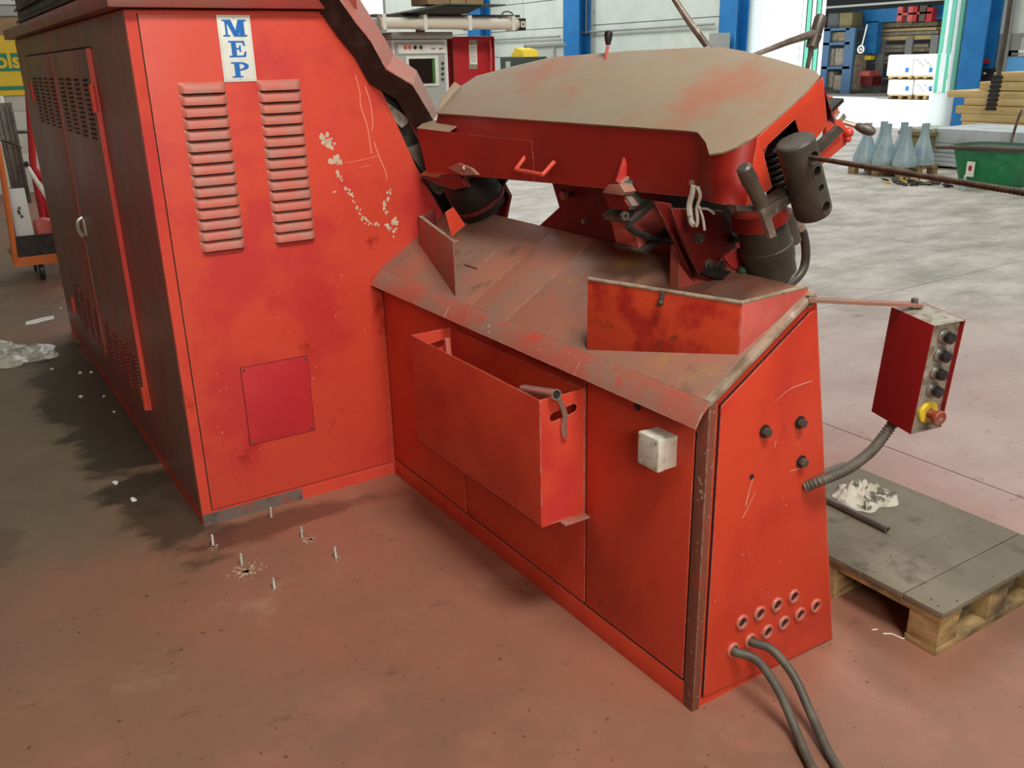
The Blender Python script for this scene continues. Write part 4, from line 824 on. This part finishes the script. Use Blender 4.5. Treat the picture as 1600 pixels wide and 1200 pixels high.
# small pallet with plastic cones
sp_ = thing('small_pallet', 'small pale wooden pallet under the light blue plastic cones', 'pallet', (9.95, 6.45, 0))
for i in range(4): MB().bx(9.52+i*.21, 9.52+i*.21+.16, 6.05, 6.90, .12, .142).build('deck_board', 'wood_raw', sp_)
for y in (6.05, 6.42, 6.80):
    MB().bx(9.52, 10.31, y, y+.10, .095, .12).build('stringer_board', 'wood_raw', sp_)
    for x in (9.52, 9.87, 10.21): MB().bx(x, x+.10, y, y+.10, .0, .095).build('block', 'wood_raw', sp_)
cone_l = ['light blue plastic cone standing on the small pallet', ]
CM = None
for i, (x, y, s_) in enumerate(((9.69, 6.77, 1.0), (9.69, 6.46, 1.0), (9.69, 6.15, .96), (10.05, 6.78, 1.0), (10.05, 6.46, 1.0), (10.05, 6.14, 1.0))):
    t_ = thing('plastic_cone', 'light blue plastic cone standing on the small pallet', 'cone', (x, y, .142), 'plastic cones on the small pallet')
    MB().lathe((x, y, .142), (0, 0, 1), [(0, .160*s_), (.04, .165*s_), (.10, .155*s_), (.34*s_, .070*s_), (.40*s_, .052*s_), (.45*s_, .050*s_), (.54*s_, .052*s_)], 18).build('cone_body', 'cone_blue', t_)
    MB().bx(x-.152*s_, x-.10, y-.01, y+.01, .16, .30).build('rib', 'cone_blue', t_)
# green tub
gx, gy = 9.75, 4.95
gt = thing('plastic_tub', 'green plastic mortar tub with a dark rim in front of the slab pile', 'tub', (gx, gy, 0))
def tub(prof, m_, nm, sx=.42, sy=.46):
    mb_ = MB().lathe((0, 0, 0), (0, 0, 1), prof, 32)
    for i, p in enumerate(mb_.v):
        r = math.hypot(p.x, p.y); a = math.atan2(p.y, p.x); k = (abs(math.cos(a))**3.2+abs(math.sin(a))**3.2)**(-1/3.2); mb_.v[i] = V((gx+r*math.cos(a)*k*sx, gy+r*math.sin(a)*k*sy, p.z))
    return mb_.build(nm, m_, gt)
tub([(.0, .70), (.02, .74), (.45, .96), (.452, .92), (.03, .70), (.028, .01)], 'tub_green', 'tub_body'); tub([(.445, 1.0), (.445, 1.05), (.485, 1.06), (.49, .98), (.455, .94)], 'green_oxide', 'tub_rim')
a = ON((1518, 255), 'x', gx-.40); MB().bx(a.x-.012, a.x, a.y-.05, a.y+.05, a.z-.16, a.z+.02).build('paper_tag', 'plate_white', gt); MB().bx(a.x-.016, a.x-.01, a.y-.02, a.y+.02, a.z-.09, a.z-.03).build('tag_mark', 'red_cabinet', gt)
# rods, bottle, chain heap
MB().tube([ON((1463, 230), 'x', 9.35), ON((1530, 231), 'x', 9.25), ON((1620, 236), 'x', 9.1)], .022, 8).build('long_bar', 'rust_bar', label='long dark steel bar lying across the green tub', category='bar')
MB().tube(smoothpath([ON((1597, 172), 'x', 10.8), ON((1590, 188), 'x', 10.8), ON((1580, 222), 'x', 10.8), ON((1574, 245), 'x', 10.8)], 4), .018, 8).build('bent_rod', 'worn_metal', label='thin bent rod leaning against the grey slab pile', category='rod')
f_ = ON((1505, 298), 'z', 0); bo = thing('water_bottle', 'small clear plastic bottle standing by the green tub', 'bottle', f_)
MB().lathe(f_, (0, 0, 1), [(0, .030), (.004, .033), (.10, .033), (.13, .022), (.15, .013), (.165, .013)], 14).build('bottle_body', 'cone_blue', bo); MB().cyl(f_+V((0, 0, .165)), f_+V((0, 0, .182)), .015, 12).build('bottle_cap', 'plate_white', bo)
random.seed(3); f_ = ON((1428, 287), 'z', 0); cn = thing('chain_heap', 'heap of dark chain with yellow links on the shiny floor', 'chain', f_)
ring = lambda r, n_: [(math.cos(2*math.pi*i/n_)*r, math.sin(2*math.pi*i/n_)*r) for i in range(n_+1)]
for i in range(46):
    a = random.uniform(0, 6.28); d0 = random.uniform(0, 1); p = f_+V((math.cos(a)*d0*.22+.18*math.sin(a)*d0, -.35*math.cos(a)*d0*1.2+.25*math.sin(a)*d0, .018+.03*random.random()*(1-d0)))
    t_ = random.uniform(0, 3.14); c_, s_ = math.cos(t_), math.sin(t_)
    MB().tube([(p.x+(u*1.7*c_-v*s_), p.y+(u*1.7*s_+v*c_), p.z+.01*math.sin(u*60)) for u, v in ring(.028, 10)], .009, 6).build('chain_link', 'yellow' if i % 6 == 0 else 'black', cn)

# ------------------------------------------------------------------ hall across the yard
hl = thing('opposite_hall', 'shaded open hall across the sunlit yard with blue steel frame', 'building', (36, 20, 0))
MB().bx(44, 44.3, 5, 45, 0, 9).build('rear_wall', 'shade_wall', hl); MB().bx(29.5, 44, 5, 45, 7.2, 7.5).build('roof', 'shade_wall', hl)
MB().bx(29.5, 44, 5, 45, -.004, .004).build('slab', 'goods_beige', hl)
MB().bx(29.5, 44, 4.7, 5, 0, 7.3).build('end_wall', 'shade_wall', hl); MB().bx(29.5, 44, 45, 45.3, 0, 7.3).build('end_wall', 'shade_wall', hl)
for i in range(26): MB().bx(29.35, 29.5, 8+i*1.0, 8.8+i*1.0, 3.95, 7.3).build('fascia_rib', 'blue_dull', hl)
RB(1280, 11, 1500, 14, 29.3, .15).build('fascia_rail', 'pipe_grey', hl)
RB(1331, 17, 1500, 37, 32, .3).build('crane_beam', 'blue_steel', hl); RB(1354, 34, 1367, 84, 32, .3).build('hall_post', 'blue_steel', hl)
rk = thing('storage_rack', 'blue storage rack with beige goods inside the opposite hall', 'rack', (31.2, 24.3, 0))
for x in (1284, 1322): RB(x, 44, x+5, 142, 31, .12, 0).build('upright', 'blue_dull', rk)
for y in (45, 67, 104): RB(1284, y, 1327, y+4, 31, 1.0).build('shelf', 'blue_dull', rk)
for i, (x0, y0, x1, y1, m_, lab) in enumerate(((1288, 51, 1304, 67, 'goods_beige', 'beige sack on the upper shelf of the blue rack'), (1305, 50, 1320, 67, 'goods_brown', 'brown sack on the upper shelf of the blue rack'), (1288, 75, 1301, 104, 'goods_beige', 'left beige crate on the middle shelf of the blue rack'), (1305, 75, 1319, 104, 'goods_beige', 'right beige crate on the middle shelf of the blue rack'), (1287, 111, 1300, 137, 'goods_beige', 'beige sack at the foot of the blue rack'), (1303, 117, 1317, 141, 'goods_beige', 'beige carton at the foot of the blue rack'), (1294, 21, 1309, 45, 'shade_wall', 'dark grey carton on top of the blue rack'), (1312, 20, 1330, 45, 'bin_olive', 'olive carton on top of the blue rack'), (1329, 85, 1333, 142, 'goods_brown', 'brown pile standing beside the blue rack'))):
    RB(x0, y0, x1, y1, 31.2, .7).build('carton' if 'carton' in lab else 'sack' if 'sack' in lab else 'crate' if 'crate' in lab else 'goods_pile', m_, label=lab, category='goods', bevel=.06)
G = 'boards on the timber rack'
tr_ = thing('timber_rack', 'tall steel rack loaded with boards in the opposite hall', 'rack', (33, 19, 0))
for (x0, y0, x1, y1) in ((1372, 62, 1374, 140), (1416, 58, 1418, 130), (1455, 55, 1457, 130)): RB(x0, y0, x1, y1, 32.6, .1, 0).build('upright', 'pipe_grey', tr_)
for y in (97, 122): RB(1362, y, 1460, y+2, 32.7, .8).build('arm', 'pipe_grey', tr_)
for x0, y0, x1, y1, m_, lab in ((1376, 37, 1424, 44, 'goods_brown', 'grey-brown block on top of the boards in the opposite hall'), (1426, 36, 1464, 42, 'wood_grey', 'grey bundle on top of the boards in the opposite hall'), (1360, 47, 1462, 51, 'plank_yellow', 'topmost pale board on the steel rack across the yard'), (1361, 52, 1465, 57, 'goods_beige', 'second board from the top on the steel rack across the yard'), (1367, 58, 1459, 64, 'plank_yellow', 'third board from the top on the steel rack across the yard'), (1366, 71, 1450, 76, 'goods_beige', 'beige board below the gap on the steel rack across the yard'), (1367, 77, 1463, 82, 'goods_brown', 'brown board below the gap on the steel rack across the yard'), (1374, 88, 1440, 94, 'goods_brown', 'brown board low on the steel rack across the yard')):
    RB(x0, y0, x1, y1, 32.7, 1.0).build('rack_board', m_, label=lab, category='board', group=G)
wh = thing('hose_reel', 'white round hose reel hanging in the opposite hall', 'reel', ON((1346, 83), 'x', 30.7))
c = ON((1346, 77), 'x', 30.7); MB().lathe(c, (-1, 0, 0), [(0, .10), (0, .16), (.05, .16), (.05, .10), (0, .10)], 20, cap=False).build('reel_rim', 'plate_white', wh); MB().cyl(c, c+V((-.04, 0, 0)), .05, 12).build('reel_hub', 'white_paint', wh); MB().tube([c+V((0, 0, .1)), c+V((0, -.15, .9))], .03, 6).build('reel_hanger', 'plate_white', wh)
RB(1349, 87, 1360, 94, 31.7, .3).build('yellow_bucket', 'yellow', label='small yellow bucket under the white hose reel', category='bucket', bevel=.04)
cart = thing('red_cart', 'low red and pink cart inside the opposite hall', 'cart', ON((1345, 134), 'x', 31.6))
RB(1338, 111, 1358, 119, 31.5, .6).build('cart_tray', 'pink_red', cart); RB(1339, 119, 1362, 134, 31.6, .6).build('cart_body', 'red_deep', cart)
rm = thing('red_hoist', 'red and pink hoist frame on the blue crane beam across the yard', 'hoist', ON((1430, 30), 'x', 31.5))
for x0, y0, x1, y1, m_ in ((1403, 11, 1408, 34, 'pink_red'), (1420, 10, 1424, 34, 'pink_red'), (1427, 10, 1431, 34, 'red_cabinet'), (1438, 9, 1446, 33, 'steel_dark'), (1447, 12, 1455, 34, 'red_cabinet'), (1403, 21, 1455, 24, 'pink_red')): RB(x0, y0, x1, y1, 31.4, .3).build('frame_member', m_, rm)
# white wrapped goods on pallets in the yard
for (x0, x1, y0, y1, z_, lab, mk_) in ((1388, 1424, 124, 152, 1, 'white-wrapped goods on a pallet in the yard under the plain white stack', 0), (1388, 1424, 86, 123, 0, 'plain white wrapped stack on top of the pallets in the yard', 0), (1429, 1461, 124, 152, 1, 'wrapped grey-patterned goods on a pallet in the yard', 1), (1429, 1461, 85, 123, 0, 'wrapped goods with a blue label on top of the patterned stack', 1)):
    t_ = thing('wrapped_stack', lab, 'goods', ON(((x0+x1)/2, y1), 'x', 28), 'wrapped goods in the yard')
    RB(x0, y0, x1, y1-4, 28, .9).build('wrapped_load', 'white_paint', t_, bevel=.05); RB(x0, y1-4, x1, y1-2.6, 28, .9).build('pallet_deck', 'plank_yellow', t_)
    for k in range(3): RB(x0+(x1-x0)*k*.42, y1-2.6, x0+(x1-x0)*(k*.42+.14), y1, 28, .9, 0 if z_ else None).build('pallet_block', 'wood_raw', t_)
    RB(x1-9, y1-17, x1-5, y1-10, 27.98, .03).build('blue_label', 'blue_print', t_)
    if mk_:
        for k in range(6): RB(x0+3+k*4, y0+8+(k % 3)*4, x0+6+k*4, y0+11+(k % 3)*4, 27.98, .03).build('print_patch', 'grey_panel', t_)
RB(1460, 108, 1464, 154, 27, .3, 0).build('white_bollard', 'white_paint', label='white bollard standing by the wrapped goods in the yard', category='bollard', bevel=.03)
beam(1466, 96, 1472, 128, 29.0, .4, 'red_cabinet', 'red_barrier', 'red barrier board leaning beside the green strip curtain', 'barrier')

# ------------------------------------------------------------------ behind the machine: control console, red cabinet, lamp, shelf
YC = 5.2
cn = thing('control_console', 'pale green-white machine console with a dark screen and green edge', 'console', (2.0, 5.4, 0))
RY(611, 62, 705, 200, YC, .5, 0).build('console_body', 'white_paint', cn, bevel=.012)
RY(612, 50, 708, 60.5, YC-.02, .55).build('console_hood', 'grey_panel', cn, bevel=.01)
pf = RY(618, 67, 699, 172, YC-.02, .02).build('console_face', 'grey_panel', cn, bevel=.008)
RY(622, 70, 697, 83, YC-.032, .012).build('button_strip', 'plate_white', pf)
for x, m_ in ((633, 'pink_red'), (640, 'pink_red'), (648, 'black'), (657, 'steel_dark')): c = ON((x, 74), 'y', YC-.03); MB().cyl(c, c-V((0, .012, 0)), .014, 14).build('console_button', m_, pf)
for x in (677, 689): c = ON((x, 76), 'y', YC-.033); MB().bx(c.x-.018, c.x+.018, c.y-.002, c.y, c.z-.006, c.z+.006).build('printed_mark', 'panel_grey', pf)
bz = RY(634, 88, 687, 134, YC-.036, .016).build('screen_bezel', 'plate_white', pf, bevel=.006); RY(639, 92, 681, 130, YC-.040, .01).build('screen', 'screen', bz); RY(675, 92.4, 680.5, 129.6, YC-.0415, .002).build('screen_edge', 'screen_green', bz)
for y in (99, 107, 115.5, 124): c = ON((691, y), 'y', YC-.02); MB().cyl(c, c-V((0, .014, 0)), .011, 12).build('soft_key', 'steel_dark', pf)
rc_ = thing('red_control_cabinet', 'red electrical cabinet with a white notice beside the pale console', 'cabinet', (2.5, 5.4, 0))
RY(707, 57, 776, 200, YC+.02, .5, 0).build('cabinet_body', 'red_cabinet', rc_, bevel=.008); RY(708, 66, 712, 200, YC, .03, .1).build('cabinet_frame', 'red_deep', rc_); RY(771, 58, 776, 200, YC, .03, .1).build('cabinet_frame', 'red_cabinet', rc_)
RY(733, 70, 746, 101, YC+.012, .008).build('notice', 'plate_white', rc_); RY(733, 62, 746, 70, YC+.012, .008).build('tape_patch', 'panel_grey', rc_); RY(733, 101, 746, 108, YC+.012, .008).build('tape_patch', 'panel_grey', rc_)
for i in range(7): c = ON((735, 74+i*3.6), 'y', YC+.0105); MB().bx(c.x, c.x+.05, c.y, c.y+.002, c.z-.004, c.z).build('notice_line', 'panel_grey', rc_)
MB().tube([ON((765, 63), 'y', YC), ON((767, 78), 'y', YC-.03), ON((767, 118), 'y', YC)], .008, 8).build('lock_bar', 'pink_red', rc_)
lm = thing('tube_lamp', 'long cream fluorescent machine lamp mounted above the console', 'lamp', ON((700, 50), 'y', 5.0))
a, b_ = ON((592, 36), 'y', 5.0), ON((808, 42), 'y', 5.0); b_.z = a.z-.01
MB().cyl(a, b_, .040, 18).build('lamp_tube', 'cream_lamp', lm)
for t_ in (.02, .30, .62, .95): c = a.lerp(b_, t_); MB().bx(c.x-.015, c.x+.015, c.y-.045, c.y+.045, c.z-.045, c.z+.06).build('lamp_clip', 'plate_white', lm)
e_ = MB().bx(b_.x, b_.x+.055, b_.y-.045, b_.y+.045, b_.z-.045, b_.z+.045).build('end_cap', 'black', lm, bevel=.006)
MB().prism([(b_.x+.006, b_.y-.0465, b_.z-.022), (b_.x+.046, b_.y-.0465, b_.z-.022), (b_.x+.046, b_.y-.0465, b_.z+.022), (b_.x+.006, b_.y-.0465, b_.z+.022)], (0, .002, 0)).build('end_mark', 'plate_white', e_); MB().prism([(b_.x+.02, b_.y-.048, b_.z-.012), (b_.x+.034, b_.y-.048, b_.z-.006), (b_.x+.034, b_.y-.048, b_.z+.008), (b_.x+.02, b_.y-.048, b_.z+.012)], (0, .002, 0)).build('end_mark', 'black', e_)
MB().tube(smoothpath([b_+V((-.16, 0, .04)), b_+V((-.12, 0, .09)), b_+V((-.05, 0, .085)), b_+V((-.03, 0, .03))], 5), .006, 7).build('lamp_cable', 'steel_dark', lm)
MB().bx(a.x-.02, b_.x+.05, 5.03, 5.24, a.z+.045, a.z+.062).build('lamp_board', 'steel_dark', lm)
MB().bx(2.0, 2.06, 5.2, 5.24, ON((612, 50), 'y', YC-.02).z+.001, a.z+.05).build('lamp_bracket', 'pipe_grey', lm)
tp = thing('shelf_tray', 'dark folded sheet-metal tray on top of the console lamp', 'tray', ON((690, 27), 'y', 5.02))
z0 = a.z+.064; q = [ON((614, 22), 'y', 5.0), ON((655, 9), 'y', 5.0), ON((752, 10), 'y', 5.0), ON((735, 22), 'y', 5.0)]
MB().prism([V((1.78, 4.90, z0)), V((2.05, 4.86, z0+.055)), V((2.58, 4.86, z0+.055)), V((2.58, 5.30, z0+.055)), V((1.78, 5.30, z0))], (0, 0, .008)).build('tray_sheet', 'green_oxide', tp)
MB().prism([V((1.85, 4.95, z0)), V((2.05, 4.90, z0+.05)), V((2.40, 4.90, z0+.05)), V((2.30, 4.95, z0))], (0, .3, 0)).build('tray_keel', 'black', tp)
for x0, x1, lab in ((1.98, 2.16, 'brown carton on the left of the dark tray'), (2.17, 2.30, 'tall cardboard carton in the middle of the dark tray'), (2.31, 2.46, 'cardboard carton on the right of the dark tray')): MB().bx(x0, x1, 4.98, 5.25, z0+.0635, z0+.26).build('carton', 'cardboard', label=lab, category='carton', bevel=.004)
# stuff further back by the wall
db = thing('dark_bin', 'dark green-black bin with a pale sticker behind the red cabinet', 'bin', (13.5, 21.3, 0))
RB(781, 90, 819, 125, 13.5, .8, 0).build('bin_body', 'bin_dark', db, bevel=.03); RB(790, 96, 797, 108, 13.48, .02).build('bin_sticker', 'grey_panel', db)
a, b_, c = ON((797, 89), 'x', 13.6), ON((819, 89), 'x', 13.6), ON((805, 75), 'x', 13.6); MB().prism([a, b_, V((13.6, b_.y+.1, c.z-.06)), c], (.5, 0, 0)).build('yellow_wedge', 'yellow', label='yellow wedge-shaped cover lying on the dark bin', category='cover')
gb = thing('mesh_cage', 'grey sheet-sided cage in front of the crossing blue column', 'cage', (15.3, 22.6, 0))
RB(820, 74, 880, 125, 15.4, .03, 0).build('cage_side', 'grey_panel', gb); RB(818, 70, 882, 74, 15.36, .08).build('cage_rail', 'pipe_grey', gb)
for x in (820, 864): RB(x, 72, x+3, 125, 15.36, .08, 0).build('cage_post', 'pipe_grey', gb)
RB(922, 84, 940, 110, 15.5, .6, 0).build('dark_crate', 'bin_dark', label='dark crate by the wall behind the black-knobbed lever', category='crate', bevel=.02)
RB(1108, 52, 1121, 100, 15.9, .4, 0).build('grey_locker', 'pipe_grey', label='grey locker by the wall beside the blue gate column', category='locker', bevel=.01)
# ------------------------------------------------------------------ left: trolley, red frame, partition with sign
YT = 6.7
tv = thing('tool_trolley', 'orange-framed trolley with a black side panel and grey castor', 'trolley', (-.75, 6.9, 0))
RY(17, 371, 96, 403, YT, .02).build('side_panel', 'black', tv); RY(20, 404, 98, 409, YT-.01, .04).build('bottom_rail', 'orange', tv)
MB().tube([ON((-6, 215), 'y', YT), ON((3, 262), 'y', YT), ON((19, 371), 'y', YT), ON((24, 408), 'y', YT)], .022, 10).build('frame_post', 'orange', tv)
MB().bx(-.92, -.40, YT+.02, YT+.55, .20, .22).build('deck', 'wood_grey', tv)
c = ON((66, 424), 'y', YT+.05)
for cx, cy in ((c.x, YT+.08), (c.x+.36, YT+.08), (c.x, YT+.48), (c.x+.36, YT+.48)):
    w_ = MB().lathe((cx-.02, cy, .075), (1, 0, 0), [(0, .03), (0, .066), (.006, .075), (.034, .075), (.04, .066), (.04, .03)], 20).build('castor_wheel', 'black', tv)
    MB().prism([(cx-.03, cy-.03, .20), (cx-.03, cy+.04, .20), (cx-.03, cy+.01, .065), (cx-.03, cy-.01, .065)], (.006, 0, 0)).bx(cx-.03, cx+.03, cy-.03, cy+.04, .19, .20).build('castor_fork', 'zinc', w_)
gm = thing('grey_column_unit', 'grey metal column unit with a bolted plate standing on the trolley', 'machine part', (-.8, 6.95, .22))
RY(10, 296, 52, 362, 6.9, .18, .22).build('mount_plate', 'white_paint', gm, bevel=.005); p0, p1 = ON((18, 160), 'y', 6.95), ON((36, 300), 'y', 6.95)
MB().bx(p1.x-.075, p1.x+.045, 6.92, 7.02, .6, p0.z).build('column_profile', 'steel_dark', gm, bevel=.004)
for dx in (-.05, -.012, .02): MB().bx(p1.x+dx-.004, p1.x+dx+.004, 6.912, 6.925, .65, p0.z-.03).build('profile_groove', 'black', gm)
for q in ((30, 325), (30, 333), (34, 338), (29, 330)): c = ON(q, 'y', 6.9); MB().cyl(c, c-V((0, .012, 0)), .012, 10).build('bolt', 'steel_dark', gm)
MB().tube([ON((-8, 218), 'y', 6.85), ON((14, 222), 'y', 6.85), ON((34, 231), 'y', 6.88)], .006, 7).build('cable', 'black', gm)
MB().tube([ON((0, 207), 'y', 6.95), ON((46, 206), 'y', 6.95)], .012, 8).build('cross_bar', 'black', gm); MB().tube([ON((-10, 166), 'y', 6.95), ON((12, 166), 'y', 6.95)], .016, 8).build('cross_bar', 'pipe_grey', gm)
MB().cyl((p1.x-.02, 6.97, p0.z), (p1.x-.02, 6.97, p0.z+.05), .02, 10).build('column_cap', 'plate_white', gm)
wl = thing('white_lever', 'white steel lever bar leaning beside the cabinet', 'lever', ON((76, 318), 'y', 7.0)); MB().tube([ON((40, 256), 'y', 7.0), ON((78, 316), 'y', 7.0), ON((110, 372), 'y', 7.0)], .018, 10).build('lever_bar', 'plate_white', wl)
MB().cyl(ON((39, 253), 'y', 6.98), ON((42, 260), 'y', 6.98), .021, 10).build('lever_tip', 'black', wl)
rf = thing('red_frame_stand', 'dark red tubular frame stand behind the trolley', 'stand', (-.5, 7.6, 0))
for pts in (((44, 128), (52, 260), (70, 352)), ((52, 262), (72, 285)), ((66, 300), (84, 352)), ((60, 300), (60, 305))):
    pp = [ON(q, 'y', 7.6) for q in pts]; MB().tube(pp, .03, 8).build('frame_tube', 'red_cabinet', rf)
for q in ((70, 352), (84, 352)): p = ON(q, 'y', 7.6); MB().tube([p, V((p.x+.02, 7.6, .0))], .03, 8).build('frame_tube', 'red_cabinet', rf)
RY(53, 345, 88, 368, 7.0, .2, .222).build('red_rag_bundle', 'pink_red', label='faded red bundle lying on the trolley deck', category='bundle', bevel=.05)
pr = MB().bx(-8, .9, 13.1, 13.3, 0, 4.2).build('wall_partition', 'wall_pale', kind='structure')
for k in range(4): MB().bx(-8, .9, 13.085, 13.1, .55*k, .55*k+.54).build('wall_board', 'wall_pale', pr, bevel=.004)
MB().bx(-8, .9, 13.06, 13.1, 2.07, 2.28).build('wall_band', 'cardboard', pr); MB().bx(-8, .9, 13.04, 13.1, 2.30, 2.42).build('wall_ledge', 'grey_panel', pr); MB().bx(-8, .9, 13.05, 13.1, 2.44, 4.0).build('wall_glazing', 'white_paint', pr)
sn = thing('yellow_sign', 'yellow sign with green bands and large yellow lettering on the partition', 'sign', (-1.5, 13.05, 1.3))
MB().bx(-3.4, .45, 13.05, 13.08, 1.30, 2.06).build('sign_board', 'sign_yellow', sn)
za, zb_ = ON((20, 83), 'y', 13.05).z, ON((20, 111), 'y', 13.05).z
bd = MB().bx(-3.4, .45, 13.043, 13.05, zb_, za).build('sign_band', 'sign_green', sn); MB().bx(-3.4, .45, 13.043, 13.05, 1.37, 1.42).build('sign_band', 'sign_green', sn)
cu = bpy.data.curves.new('lettering', 'FONT'); cu.body = 'ools'; cu.size = (za-zb_)*1.18; cu.extrude = .004; cu.offset = .008; cu.align_x = 'RIGHT'
to = bpy.data.objects.new('lettering_curve', cu); COL.objects.link(to); bpy.context.view_layer.update()
me = bpy.data.meshes.new_from_object(to.evaluated_get(bpy.context.evaluated_depsgraph_get())); bpy.data.objects.remove(to); me.materials.clear(); me.materials.append(MATS['sign_yellow'])
lt = bpy.data.objects.new('lettering', me); COL.objects.link(lt); lt.parent = bd; xr = ON((33, 100), 'y', 13.03).x; lt.location = V((xr, 13.037, zb_+.045))-ORG[bd]; lt.rotation_euler = (math.pi/2, 0, 0)
print('OBJECTS', len(bpy.data.objects))
